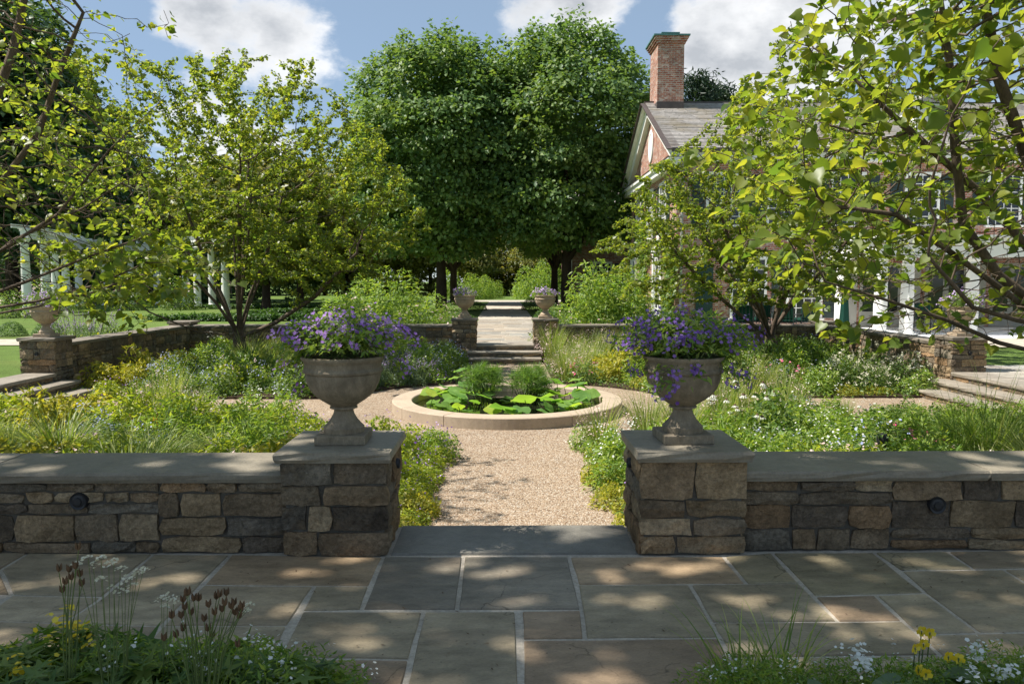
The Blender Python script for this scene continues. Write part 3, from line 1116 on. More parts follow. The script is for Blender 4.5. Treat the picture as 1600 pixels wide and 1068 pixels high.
# round wall lights let into the masonry
for (tx, ty, lab, grp) in ((122, 783, "round black wall light set in the left seat wall", 0), (1465, 789, "round black wall light set in the right seat wall", 0)):
    p = aty(tx, ty, WY0 - .035)
    t = thing("wall_light", lab, "wall light", p, group="round lights set in the seat walls")
    mb = MB()
    mb.lathe([(.0, -.012), (.022, -.012), (.024, -.004), (.04, .0), (.052, -.006), (.056, .03), (.056, .06)], M["iron"], 20)
    me = mb.mesh("wall_light_body")
    put("lamp_housing", me, t, rot=(-math.pi / 2, 0, 0))
for (pp, X, Y, Z, lab, ry) in ((pier_nl, lx1, Y0 + .33, .5, "small black wall light on the inner side of the left entrance pier", 1),
                               (pier_nr, rx0, Y0 + .33, .5, "small black wall light on the inner side of the right entrance pier", -1),
                               (pier_e, XE + .3, PY, .36, "small black wall light on the pier by the right-hand steps", 0),
                               (pier_w, XW - .3, PY, .36, "small black wall light on the pier by the left-hand steps", 0)):
    t = thing("wall_light", lab, "wall light", (X, Y, Z))
    mb = MB()
    mb.lathe([(.0, .03), (.03, .03), (.045, .045), (.05, .03), (.055, -.03)], M["iron"], 16)
    t.scale = (.7, .7, .7)
    put("lamp_housing", mb.mesh("wall_light_side"), t, rot=(0, ry * math.pi / 2, 0) if ry else (math.pi / 2, 0, 0), loc=(.03 * ry, -.03 if ry == 0 else 0, 0))

# ================================================================== STEPS
steps = thing("entrance_steps", "single broad bluestone threshold slab between the two near piers", "steps", (AX, 5.0, 0))
tp = [atz(x, y, 0) for x, y in ((604, 866.5), (1003, 866.5))]
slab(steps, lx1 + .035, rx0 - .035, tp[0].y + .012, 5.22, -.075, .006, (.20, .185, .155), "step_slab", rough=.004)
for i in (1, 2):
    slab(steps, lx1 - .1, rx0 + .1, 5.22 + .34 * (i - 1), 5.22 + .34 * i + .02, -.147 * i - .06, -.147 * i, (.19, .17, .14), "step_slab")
mb = MB()
mb.box((lx1 - .08, 5.0, GZ), (rx0 + .08, 5.2, -.08), M["mortar"])
mb.box((lx1 - .08, 5.2, GZ), (rx0 + .08, 5.53, -.21), M["mortar"])
mb.build("riser", steps)

fs_ = thing("far_steps", "three shallow stone steps climbing between the far piers", "steps", (AX, 20, GZ))
zt = [0, -.147, -.294]
ext = [(fx[1] + .004, fx[2] - .004), (fx[1] - .2, fx[2] + .2), (fx[1] - .16, fx[2] + .16)]
ye = [YN + .02, YN - .34, YN - .68]
for i in range(3):
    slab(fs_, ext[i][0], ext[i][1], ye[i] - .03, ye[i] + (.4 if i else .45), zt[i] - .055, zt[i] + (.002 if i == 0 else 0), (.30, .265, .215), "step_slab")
    mb = MB()
    mb.box((ext[i][0] + .02, ye[i], GZ), (ext[i][1] - .02, ye[i] + .3, zt[i] - .056), M["mortar"])
    mb.build("riser", fs_, kind=None)
    stone_face(fs_, (ext[i][0] + .03, ye[i] + .008, zt[i] - .147), (1, 0, 0), (0, -1, 0), ext[i][1] - ext[i][0] - .06, .09, rs, hs=(.08, .1), ws=(.3, .6), proud=.012)

for side, lab in ((-1, "broad stone steps down into the garden from the left lawn"), (1, "broad stone steps down into the garden from the right terrace")):
    X = XW if side < 0 else XE
    s = thing("side_steps", lab, "steps", (X, CY, GZ))
    for i in range(3):
        xe = X - side * .35 * i
        y1 = PY + (-.005, .18, .5)[i]
        y0 = 2 * CY - y1 - .1
        cuts = [y0, y0 + (y1 - y0) * .36, y0 + (y1 - y0) * .67, y1]
        for a, b in zip(cuts[:-1], cuts[1:]):
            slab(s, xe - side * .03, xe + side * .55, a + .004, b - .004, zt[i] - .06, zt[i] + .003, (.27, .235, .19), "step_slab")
        mb = MB()
        mb.box((xe + side * .01, y0, GZ), (xe + side * .3, y1 - .02, zt[i] - .06), M["mortar"])
        mb.build("riser", s)
        if side > 0:
            stone_face(s, (xe + side * .012, y1 - .02, zt[i] - .147), (0, -1, 0), (-1, 0, 0), y1 - y0 - .04, .087, rs, hs=(.08, .09), ws=(.25, .5), proud=.012)
        else:
            stone_face(s, (xe + side * .012, y0, zt[i] - .147), (0, 1, 0), (1, 0, 0), y1 - y0 - .04, .087, rs, hs=(.08, .09), ws=(.25, .5), proud=.012)


# ================================================================== TERRACES AND PATHS ABOVE THE GARDEN
def paving(name, x0, x1, y0, y1, z, cols, rg, h=(.45, .8), w=(.45, 1.0), limit=None, gap=.008):
    t = sheet(name, (x0, x1, y0, y1), z - .008, M["joint"])
    y = y0
    while y < y1 - .05:
        hh = min(rg.uniform(*h), y1 - y)
        if y1 - y - hh < .25:
            hh = y1 - y
        x = x0
        while x < x1 - .05:
            wwd = min(rg.uniform(*w), x1 - x)
            if x1 - x - wwd < .3:
                wwd = x1 - x
            flagstone(t, [(x, y), (x + wwd, y), (x + wwd, y + hh), (x, y + hh)], z, rg.choice(cols), gap=gap, th=.03, rg=rg)
            x += wwd
        y += hh
    return t


rp = random.Random(8)
PALE = [(.31, .28, .235), (.35, .315, .26), (.28, .25, .215), (.33, .28, .22), (.29, .28, .25)]
paving("upper_path", AX - .9, AX + .9, YN + .47, 24.0, 0.0, PALE, rp, h=(.5, .75), w=(.5, .95))
paving("upper_path", AX - 1.15, AX + 1.15, 24.0, 34.0, 0.0, PALE, rp, h=(.6, .95), w=(.7, 1.3))
sheet("upper_path", (AX - 1.25, AX + 1.25, 34.0, 62), -.003, M["joint"])
sheet("cross_path", (-9, 9, 62, 67), -.004, M["joint"])
paving("east_terrace", XE + .5, 12.2, 11.4, 15.3, 0.0, PALE, rp, h=(.7, 1.1), w=(.8, 1.4))
sheet("east_walk", (XE + .9, 40, 19.6, 22.6), -.010, M["joint"])
sheet("porch_terrace", (9.0, 40, 22.6, 28.0), -.006, M["flag"])
sheet("west_walk", (-60, XW - .9, 20.5, 22.6), -.012, M["joint"])

# ================================================================== POND
pond = thing("lily_pond", "round raised pond with smooth pinkish limestone curb in the centre of the gravel", "pond", (AX, CY, GZ))
PR, PW, PZ = 1.915, .325, -.268
segs = [(-29.5, 29.5), (29.5, 59), (59, 88.5), (88.5, 118), (118, 149), (149, 180), (180, 211), (211, 242), (242, 271.5), (271.5, 301), (301, 330.5)]
for a, b in segs:
    mb = MB()
    a, b = R(a - 90) + .0028, R(b - 90) - .0028
    k = max(5, int((b - a) / .055))
    prof = [(PR - PW, GZ - .05), (PR - PW, PZ - .012), (PR - PW + .012, PZ), (PR - .012, PZ), (PR, PZ - .012), (PR, GZ - .05)]
    vs, fs = [], []
    for i in range(k + 1):
        t = a + (b - a) * i / k
        for r, z in prof:
            vs.append((AX + r * math.cos(t), CY + r * math.sin(t), z))
    m = len(prof)
    for i in range(k):
        for j in range(m - 1):
            fs.append((i * m + j, i * m + j + 1, (i + 1) * m + j + 1, (i + 1) * m + j))
    fs.append(tuple(range(m))[::-1])
    fs.append(tuple(k * m + j for j in range(m)))
    mb.add(vs, fs, M["limestone"])
    mb.build("curb_stone", pond)
mb = MB()
mb.lathe([(PR - PW + .002, -.6), (PR - PW + .002, -.30)], M["limestone"], 48, (AX, CY, 0))
mb.lathe([(0, -.385), (PR - PW + .01, -.385)], M["water"], 48, (AX, CY, 0))
w_ = mb.build("pond_water", pond)
w_["kind"] = "structure"


# ================================================================== URNS
URN = [(.0, .062), (.13, .062), (.1315, .07), (.1315, .098), (.122, .106), (.113, .115), (.088, .145), (.068, .18), (.062, .203), (.066, .213), (.089, .219), (.089, .229),
       (.08, .234), (.105, .25), (.145, .276), (.182, .306), (.212, .345), (.232, .39), (.2425, .434), (.2415, .448), (.254, .456), (.2575, .468), (.252, .479),
       (.2465, .487), (.2465, .515), (.25, .522), (.262, .535), (.268, .548), (.267, .558), (.255, .56), (.235, .552), (.22, .50), (.0, .49)]


def make_urn(label, loc, mat, scale=1.0, fluted=False, rz=0.0):
    t = thing("garden_urn", label, "urn", loc, rz, group="stone urns on the piers")
    mb = MB()
    mb.lathe(URN[1:], mat, 48, flute=(24, .255, .44, .07) if fluted else None)
    u = put("urn_bowl", mb.mesh("urn_bowl"), t)
    mb = MB()
    mb.box((-.16, -.16, 0), (.16, .16, .062), mat, .006)
    put("plinth", mb.mesh("plinth"), t)
    t.scale = (scale,) * 3
    return t


ucl = ((lx0 + lx1) / 2, Y0 + .315, PT)
ucr = ((rx0 + rx1) / 2, Y0 + .315, PT)
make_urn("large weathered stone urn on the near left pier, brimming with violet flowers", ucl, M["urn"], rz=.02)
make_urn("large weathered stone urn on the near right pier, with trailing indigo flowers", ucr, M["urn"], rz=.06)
uf = [((fx[0] + fx[1]) / 2, YN + .3, FT), ((fx[2] + fx[3]) / 2, YN + .3, FT)]
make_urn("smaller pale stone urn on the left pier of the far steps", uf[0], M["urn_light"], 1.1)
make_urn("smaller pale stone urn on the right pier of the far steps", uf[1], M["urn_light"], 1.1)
us = [(XW - .3, PY + .3, .655), (XE + .3, PY + .3, .655)]
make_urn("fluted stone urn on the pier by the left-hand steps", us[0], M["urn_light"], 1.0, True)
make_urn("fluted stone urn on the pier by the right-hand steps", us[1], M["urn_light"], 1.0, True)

# ================================================================== PLANT KINDS
CAMROT = cam.rotation_euler.to_matrix().transposed()


def to_px(p):
    q = CAMROT @ (Vector(p) - cam.location)
    if q.z > -0.05:
        return (-9999, -9999)
    return (800 + FPX * q.x / -q.z, 534 - FPX * q.y / -q.z)


def hemi(rg, n, lo=0.0):
    a = rg.random(n) * 2 * math.pi
    z = lo + (1 - lo) * rg.random(n)
    s = np.sqrt(np.maximum(0, 1 - z * z))
    return np.stack([s * np.cos(a), s * np.sin(a), z], 1)


def lumps(rg, d, k=9, amp=.28, sharp=5):
    c = hemi(rg, k, -.1)
    b = np.exp(sharp * (d @ c.T - 1)).max(1)
    return 1 - amp + amp * 1.15 * b


def leaves(rg, P, out, size, tmpl=(LEAF2_V, LEAF2_F), up=.6, rand=.5, droop=-.25, width=1.0, var=.35):
    n = len(P)
    nor = out * .5 + np.array([0, 0, up]) + rg.normal(size=(n, 3)) * rand
    tip = out + rg.normal(size=(n, 3)) * .55 + np.array([0, 0, droop])
    S = size * (1 - var + 2 * var * rg.random(n))
    S3 = np.stack([S * width, S, S], 1)
    V, F = scatter(tmpl[0], tmpl[1], P, frames(nor, tip), S3)
    return V, F, np.repeat(rg.random(n), len(tmpl[1]))


def mound(name, seed, mat, n, r, h, size, width=.8, up=.6, fill=.55, droop=-.2, tmpl=(LEAF2_V, LEAF2_F), amp=.3, lo=0.0, rand=.5):
    rg = np.random.default_rng(seed)
    d = hemi(rg, n, lo)
    f = (1 - fill * rg.random(n) ** 2) * lumps(rg, d, amp=amp)
    P = d * f[:, None] * np.array([r, r, h])
    V, F, t = leaves(rg, P, d * [1, 1, .4], size, tmpl, up, rand, droop, width)
    return mesh_np(name, V, F, mat, t), d, f


def blossoms(name, seed, mat, n, r, h, size, d=None, tmpl=(DISC_V, DISC_F), cluster=1, spread=.03, top=0.15, lift=1.03):
    rg = np.random.default_rng(seed)
    k = max(1, n // cluster)
    dd = hemi(rg, k, top)
    P = dd * (lift * (0.86 + .2 * rg.random(k)))[:, None] * np.array([r, r, h])
    P = np.repeat(P, cluster, 0) + rg.normal(size=(k * cluster, 3)) * spread * (cluster > 1)
    D = np.repeat(dd, cluster, 0)
    m = len(P)
    nor = D * .6 + np.array([0, -.25, .55]) + rg.normal(size=(m, 3)) * .35
    V, F = scatter(tmpl[0], tmpl[1], P, frames(nor, rg.normal(size=(m, 3))), size * (.7 + .6 * rg.random(m)))
    return mesh_np(name, V, F, mat, np.repeat(rg.random(m), len(tmpl[1])))


def blades(name, seed, mat, n, r, L, w, arch=.9, base=.25, up=.12):
    """a fountain of arching blades"""
    rg = np.random.default_rng(seed)
    a = rg.random(n) * 2 * math.pi
    b = np.sqrt(rg.random(n)) * r * base
    LL = L * (.55 + .6 * rg.random(n))
    th = up + .45 * arch * rg.random(n)
    bend = arch * (.35 + 1.5 * rg.random(n))
    o = np.stack([np.cos(a), np.sin(a), 0 * a], 1)
    a2 = a + rg.normal(size=n) * .6
    c = np.stack([np.cos(a2) * b, np.sin(a2) * b, 0 * a], 1)
    tw = a + math.pi / 2 + rg.normal(size=n) * .5
    side = np.stack([np.cos(tw), np.sin(tw), 0 * a], 1)
    K = 5
    rows = []
    W = w * (.6 + .8 * rg.random(n))
    for k in range(K + 1):
        t = k / K
        ww = W * (1 - t ** 1.7) * (.75 + .25 * min(1, 3 * t)) + .0008
        rows += [c - side * ww[:, None] / 2, c + side * ww[:, None] / 2]
        ang = th + bend * ((k + .5) / K) ** 1.4
        c = c + (o * np.sin(ang)[:, None] + np.array([0, 0, 1.0]) * np.cos(ang)[:, None]) * (LL / K)[:, None]
    V = np.stack(rows, 1).reshape(-1, 3)
    m = len(rows)
    F = np.array([(2 * k, 2 * k + 1, 2 * k + 3, 2 * k + 2) for k in range(K)])[None] + (np.arange(n) * m)[:, None, None]
    return mesh_np(name, V, F.reshape(-1, 4), mat, np.repeat(rg.random(n), K))


def stems_np(P0, P1, rad, k=3):
    """thin straight stems as 3-sided prisms"""
    d = nrm(P1 - P0)
    ref = np.tile(np.array([[.31, .93, .2]]), (len(P0), 1))
    x = nrm(np.cross(d, ref))
    y = np.cross(x, d)
    V = []
    for P, rr in ((P0, 1.0), (P1, .6)):
        for j in range(k):
            a = 2 * math.pi * j / k
            V.append(P + (x * math.cos(a) + y * math.sin(a)) * rad * rr)
    V = np.stack(V, 1).reshape(-1, 3)
    F = np.array([(j, (j + 1) % k, k + (j + 1) % k, k + j) for j in range(k)])[None] + (np.arange(len(P0)) * 2 * k)[:, None, None]
    return V, F.reshape(-1, 4)


def spikes(name, seed, mat, n, r, h0, h1, size, per=26, lean=.18, thick=.018):
    rg = np.random.default_rng(seed)
    a = rg.random(n) * 2 * math.pi
    b = np.sqrt(rg.random(n)) * r
    base = np.stack([np.cos(a) * b, np.sin(a) * b, 0 * a + h0 * .6], 1)
    top = base + np.stack([np.cos(a) * lean * b / r * h1, np.sin(a) * lean * b / r * h1, (h1 - h0 * .6) * (.75 + .3 * rg.random(n))], 1)
    t = np.tile(np.linspace(.5, 1, per), (n, 1)) + rg.normal(size=(n, per)) * .01
    P = base[:, None] + (top - base)[:, None] * t[..., None]
    P = P + rg.normal(size=P.shape) * (thick * (1.25 - t))[..., None] * np.array([1, 1, .4])
    P = P.reshape(-1, 3)
    m = len(P)
    V, F = scatter(DISC_V, DISC_F, P, frames(rg.normal(size=(m, 3)) + [0, -.3, .2], rg.normal(size=(m, 3))), size * (.6 + .6 * rg.random(m)))
    fl = mesh_np(name, V, F, mat, np.repeat(rg.random(m), 5))
    V, F = stems_np(base * [1, 1, 0], top, np.full((n, 1), .0035))
    return fl, mesh_np(name + "_stems", V, F, M["stem"])


PROTO = {}


def reg(sp, parts):
    PROTO.setdefault(sp, []).append(parts)


for s in range(3):
    q = 100 * s
    f, _, _ = mound("golden_foliage", 1 + q, M["gold"], 800, .38, .5, .085, .55, amp=.5)
    reg("golden", [("foliage", f)])
    f, _, _ = mound("lime_foliage", 2 + q, M["lime"], 850, .36, .42, .078, .5, amp=.5)
    reg("lime", [("foliage", f), ("blossom_sprays", blossoms("blush_flowers", 3 + q, M["blush"], 60, .34, .44, .012, cluster=4, spread=.02))])
    reg("grass", [("blade_tuft", blades("grass_tuft", 4 + q, M["blade"], 230, .5, .72, .015, arch=1.1, base=.2))])
    reg("darkgrass", [("blade_tuft", blades("dark_tuft", 5 + q, M["bright"], 210, .5, .72, .014, arch=1.1, base=.2)), ("seed_heads", blades("seed_blades", 6 + q, M["blade"], 40, .5, .95, .008, arch=.5))])
    f, _, _ = mound("blue_foliage", 7 + q, M["green"], 1000, .36, .42, .06, .5, amp=.45)
    reg("blue", [("foliage", f), ("flowers", blossoms("blue_flowers", 8 + q, M["blue"], 60, .36, .44, .013, cluster=3, spread=.03))])
    f, _, _ = mound("white_foliage", 9 + q, M["bright"], 1000, .36, .45, .062, .5, amp=.45)
    reg("white", [("foliage", f), ("flowers", blossoms("white_flowers", 10 + q, M["whitepetal"], 50, .36, .46, .013, cluster=3, spread=.03))])
    f, _, _ = mound("pink_foliage", 11 + q, M["green"], 1200, .34, .48, .05, .6, amp=.35)
    reg("pink", [("foliage", f), ("flowers", blossoms("pink_flowers", 12 + q, M["pink"], 26, .33, .52, .022, (PETAL_V, PETAL_F), cluster=3, spread=.03, top=.45))])
    f, _, _ = mound("silver_foliage", 13 + q, M["silver"], 900, .28, .24, .06, .5, amp=.3)
    reg("silver", [("foliage", f)])
    f, _, _ = mound("catmint_foliage", 14 + q, M["bluegreen"], 1500, .4, .42, .04, .5, amp=.35)
    sp, st = spikes("lavender_spikes", 15 + q, M["mauve"], 40, .36, .4, .62, .008, per=14, lean=.5)
    reg("catmint", [("foliage", f), ("flower_spikes", sp), ("stems", st)])
    f, _, _ = mound("salvia_foliage", 16 + q, M["green"], 1000, .3, .35, .055, .42, amp=.35)
    sp, st = spikes("violet_spikes", 17 + q, M["indigo"], 16, .26, .35, .85, .012, per=26, lean=.35)
    reg("salvia", [("foliage", f), ("flower_spikes", sp), ("stems", st)])
    f, _, _ = mound("mid_green_foliage", 18 + q, M["green"], 800, .4, .6, .085, .55, amp=.5)
    reg("leafy", [("foliage", f)])
    f, _, _ = mound("bright_foliage", 19 + q, M["bright"], 800, .36, .55, .095, .32, amp=.5, droop=.25)
    reg("bright", [("foliage", f)])
    f, _, _ = mound("spirea_foliage", 20 + q, M["green"], 1500, .45, .6, .045, .6, amp=.35)
    reg("spirea", [("foliage", f), ("flower_heads", blossoms("spirea_heads", 21 + q, M["cream"], 520, .45, .62, .011, cluster=10, spread=.018, top=.25))])
    f = blades("airy_stems", 22 + q, M["blade"], 200, .4, .7, .009, arch=.45)
    reg("airy", [("blade_tuft", f), ("flower_haze", blossoms("airy_flowers", 23 + q, M["blush"], 160, .36, .62, .009, cluster=5, spread=.03, top=.3))])
    f, _, _ = mound("edging_foliage", 24 + q, M["lime"], 1100, .3, .26, .04, .75, amp=.35)
    reg("edging", [("foliage", f), ("flowers", blossoms("edging_flowers", 25 + q, M["violet"], 26, .32, .34, .012))])
    f, _, _ = mound("cranesbill_foliage", 26 + q, M["bright"], 1100, .34, .36, .045, .75, amp=.35)
    reg("cranesbill", [("foliage", f), ("flowers", blossoms("cranesbill_flowers", 27 + q, M["violet"], 75, .36, .42, .015))])
    f, _, _ = mound("chartreuse_foliage", 28 + q, M["gold"], 1000, .26, .16, .034, .8, amp=.3)
    reg("chartreuse", [("foliage", f)])
    f, _, _ = mound("tall_foliage", 29 + q, M["bright"], 2300, .62, 1.15, .085, .42, amp=.45, droop=.05)
    reg("tall", [("foliage", f)])
    f, _, _ = mound("rose_foliage", 30 + q, M["green"], 1900, .6, .75, .06, .65, amp=.4)
    reg("rose", [("foliage", f), ("flowers", blossoms("rose_flowers", 31 + q, M["blush"], 24, .58, .78, .032, (PETAL_V, PETAL_F), top=.3))])
    f, _, _ = mound("box_foliage", 32 + q, M["hedge"], 2600, .45, .42, .035, .8, amp=.12, fill=.3)
    reg("box", [("foliage", f)])
    # coneflower: strap leaves, dark cones, drooping pale petals
    rg = np.random.default_rng(33 + q)
    f, _, _ = mound("cone_foliage", 34 + q, M["bright"], 650, .3, .42, .11, .26, amp=.3, droop=.3)
    k = 7
    a = rg.random(k) * 6.28
    b0 = np.stack([np.cos(a) * .1, np.sin(a) * .1, 0 * a], 1)
    b1 = np.stack([np.cos(a) * (.1 + .25 * rg.random(k)), np.sin(a) * (.1 + .25 * rg.random(k)), .52 + .2 * rg.random(k)], 1)
    V, F = stems_np(b0, b1, np.full((k, 1), .004))
    st = mesh_np("cone_stems", V, F, M["stem"])
    mbp, mbc = MB(), MB()
    for p in b1:
        mbc.lathe([(.0, .028), (.012, .024), (.019, .012), (.021, 0), (.012, -.006)], M["seed"], 8, tuple(p))
        for j in range(10):
            t = j * .628 + rg.random() * .2
            c_, s_ = math.cos(t), math.sin(t)
            q0 = Vector((p[0] + .018 * c_, p[1] + .018 * s_, p[2]))
            q1 = Vector((p[0] + .05 * c_, p[1] + .05 * s_, p[2] - .03))
            sd = Vector((-s_, c_, 0)) * .009
            mbp.add([q0 - sd * .6, q0 + sd * .6, q1 + sd, q1 - sd], [(0, 1, 2, 3)], M["whitepetal"])
    reg("cone", [("foliage", f), ("stems", st), ("cone", mbc.mesh("cones")), ("petals", mbp.mesh("cone_petals"))])
    # ligularia: broad leaves and amber spires
    rg = np.random.default_rng(35 + q)
    k = 16
    a = rg.random(k) * 6.28
    P = np.stack([np.cos(a) * .24 * rg.random(k), np.sin(a) * .24 * rg.random(k), .25 + .2 * rg.random(k)], 1)
    o = np.stack([np.cos(a), np.sin(a), 0 * a], 1)
    V, F1 = scatter(HEART_V, HEART_Q, P, frames(o * .3 + [0, 0, .8] + rg.normal(size=(k, 3)) * .2, o + [0, 0, -.2]), .2 + .08 * rg.random(k))
    F2 = (HEART_T[None] + (np.arange(k) * 11)[:, None, None]).reshape(-1, 3)
    lf = mesh_np("ligularia_leaves", V, [F1, F2], M["green"], np.concatenate([np.repeat(rg.random(k), 4), np.repeat(rg.random(k), 2)]))
    sps = [spikes("amber_spike", 36 + q + 7 * z_, M["amber"], 1, .16, .3, .85, .017, per=46, lean=.3, thick=.02) for z_ in range(5)]
    reg("ligularia", [("broad_leaves", lf)] + [("flower_spire", a_) for a_, _ in sps] + [("stem", b_) for _, b_ in sps])

KIND = {  # species: object name, category, label stem
    "golden": ("golden_shrub", "shrub", "golden-leaved mounded shrub"),
    "lime": ("lime_shrub", "shrub", "lime-green mound with faint blush flowers"),
    "grass": ("ornamental_grass", "grass clump", "pale arching ornamental grass clump"),
    "darkgrass": ("ornamental_grass", "grass clump", "deep green arching grass clump"),
    "blue": ("blue_perennial", "flower clump", "green mound sprinkled with pale blue flowers"),
    "white": ("white_perennial", "flower clump", "green mound dotted with white flowers"),
    "pink": ("pink_perennial", "flower clump", "leafy clump with bright pink flowers"),
    "silver": ("silver_perennial", "foliage clump", "silver-leaved low clump"),
    "catmint": ("lavender_perennial", "flower clump", "grey-green clump with thin mauve spikes"),
    "salvia": ("salvia_clump", "flower clump", "upright clump with dark violet spikes"),
    "leafy": ("leafy_perennial", "foliage clump", "mid-green bushy clump without flowers"),
    "bright": ("leafy_perennial", "foliage clump", "fresh green narrow-leaved clump"),
    "spirea": ("spirea_shrub", "shrub", "shrub covered in small cream flower heads"),
    "airy": ("airy_perennial", "flower clump", "airy clump with a haze of blush flowers"),
    "edging": ("edging_plant", "flower clump", "low yellow-green edging plant with few violet flowers"),
    "cranesbill": ("cranesbill", "flower clump", "spreading clump with violet open flowers"),
    "chartreuse": ("ground_cover_plant", "foliage clump", "low chartreuse cushion plant"),
    "tall": ("tall_perennial", "foliage clump", "tall fresh-green leafy perennial"),
    "rose": ("rose_bush", "shrub", "rose bush with pale blush blooms"),
    "box": ("box_ball", "shrub", "clipped rounded box bush"),
    "cone": ("coneflower", "flower clump", "coneflower with drooping white petals"),
    "ligularia": ("ligularia", "flower clump", "broad-leaved plant with amber flower spires"),
}


def landmark(a, b, sx, sy):
    """a spot in the garden that can be found in the picture"""
    side = "left" if sx < 0 else "right"
    dx, dy = abs(a - AX), abs(b - CY)
    r = math.hypot(dx, dy)
    if sy < 0:
        if r < RING + .7:
            return "beside the gravel ring, %s of the near %s urn" % ("left" if sx < 0 else "right", side)
        if dy < 1.9:
            return "along the %s cross path" % side
        if dx < 2.2:
            return "close behind the near %s pier" % side
        if dx > 5.6:
            return "at the far %s edge of the near bed" % side
        if b < 8.6:
            return "just behind the %s seat wall, %s" % (side, "near the pier" if dx < 3.6 else "toward the frame edge")
        return "in the near %s bed, %s" % (side, "inner part" if dx < 3.9 else "outer part")
    if r < RING + .7:
        return "beside the gravel ring, back %s" % side
    if math.hypot(dx - 6.25, b - 18) < 1.2:
        return "under the far %s redbud" % side
    if b > 19.1:
        return "against the %s back wall, %s" % (side, "near the steps" if dx < 3.2 else "middle stretch" if dx < 5.4 else "near the corner")
    if dx > 7.2:
        return "along the %s side wall" % side
    if dy < 1.9:
        return "by the %s side steps" % side
    if dx < 2.3:
        return "by the path to the far steps, %s" % side
    return "in the far %s bed, %s" % (side, ("front " if b < 17 else "back ") + ("inner part" if dx < 4.6 else "outer part"))


def plant(sp, loc, where, scale=1.0, group=None, label=None):
    nm, cat, stem_ = KIND[sp]
    lab = " ".join((label or (stem_ + " " + where)).split()[:16])
    t = thing(nm, lab, cat, loc, rnd.uniform(0, 6.28), group)
    k = scale * rnd.uniform(.78, 1.22)
    t.scale = (k, k, k * rnd.uniform(.8, 1.35))
    for pn, me in rnd.choice(PROTO[sp]):
        put(pn, me, t)
    return t


# ------------------------------------------------------------------ the four beds
# anchors: where in the picture each kind of plant grows
ANCH = {
    (-1, -1): ("in the near left bed", [(50, 670, "grass"), (240, 690, "grass"), (130, 690, "lime"), (0, 690, "golden"), (30, 640, "lime"), (60, 610, "golden"), (160, 610, "golden"), (120, 650, "blue"), (330, 690, "lime"), (350, 660, "grass"),
                                       (200, 640, "lime"), (330, 640, "lime"), (300, 600, "golden"), (380, 610, "white"), (430, 690, "golden"), (480, 670, "edging"), (380, 665, "bright"), (480, 640, "edging"), (180, 680, "blue"), (410, 640, "lime"), (300, 660, "bright"), (90, 640, "golden"), (250, 615, "airy")]),
    (1, -1): ("in the near right bed", [(1130, 620, "airy"), (1190, 610, "airy"), (1170, 650, "cone"), (1120, 680, "bright"), (1160, 690, "bright"), (1220, 660, "leafy"), (1260, 680, "leafy"), (1250, 640, "leafy"), (1240, 610, "airy"),
                                        (1300, 670, "white"), (1330, 690, "blue"), (1350, 650, "white"), (1400, 650, "pink"), (1430, 670, "pink"), (1450, 630, "leafy"), (1510, 670, "darkgrass"), (1540, 650, "leafy"), (1580, 690, "grass"), (1590, 640, "bright"),
                                        (1330, 705, "lime"), (1470, 690, "bright"), (1540, 700, "lime"), (1420, 625, "leafy"), (1480, 625, "bright"), (1200, 690, "white"), (1090, 640, "airy")]),
    (-1, 1): ("in the far left bed", [(200, 580, "golden"), (230, 560, "golden"), (300, 575, "blue"), (280, 600, "white"), (420, 590, "blue"), (380, 570, "leafy"), (450, 575, "blue"), (500, 570, "leafy"), (480, 600, "lime"), (560, 580, "blue"),
                                      (610, 600, "catmint"), (650, 600, "catmint"), (630, 575, "catmint"), (690, 590, "cranesbill"), (700, 570, "cranesbill"), (735, 580, "edging"), (660, 560, "leafy"), (690, 555, "blue"), (170, 600, "leafy"), (330, 555, "leafy"), (410, 555, "grass"), (560, 600, "lime")]),
    (1, 1): ("in the far right bed", [(850, 580, "lime"), (870, 590, "bright"), (870, 565, "airy"), (900, 575, "pink"), (910, 595, "white"), (940, 570, "golden"), (950, 590, "cranesbill"), (970, 600, "white"), (900, 555, "airy"), (1000, 575, "leafy"), (1010, 600, "bright"),
                                      (1080, 570, "leafy"), (1150, 575, "leafy"), (1180, 590, "airy"), (1250, 565, "leafy"), (1290, 570, "leafy"), (1230, 590, "pink"), (1260, 600, "blue"), (1330, 585, "spirea"), (1380, 595, "spirea"), (1300, 600, "airy"), (1390, 610, "silver"), (1350, 605, "silver")]),
}
SIGHT = (CAM_H - .515) / 5.25
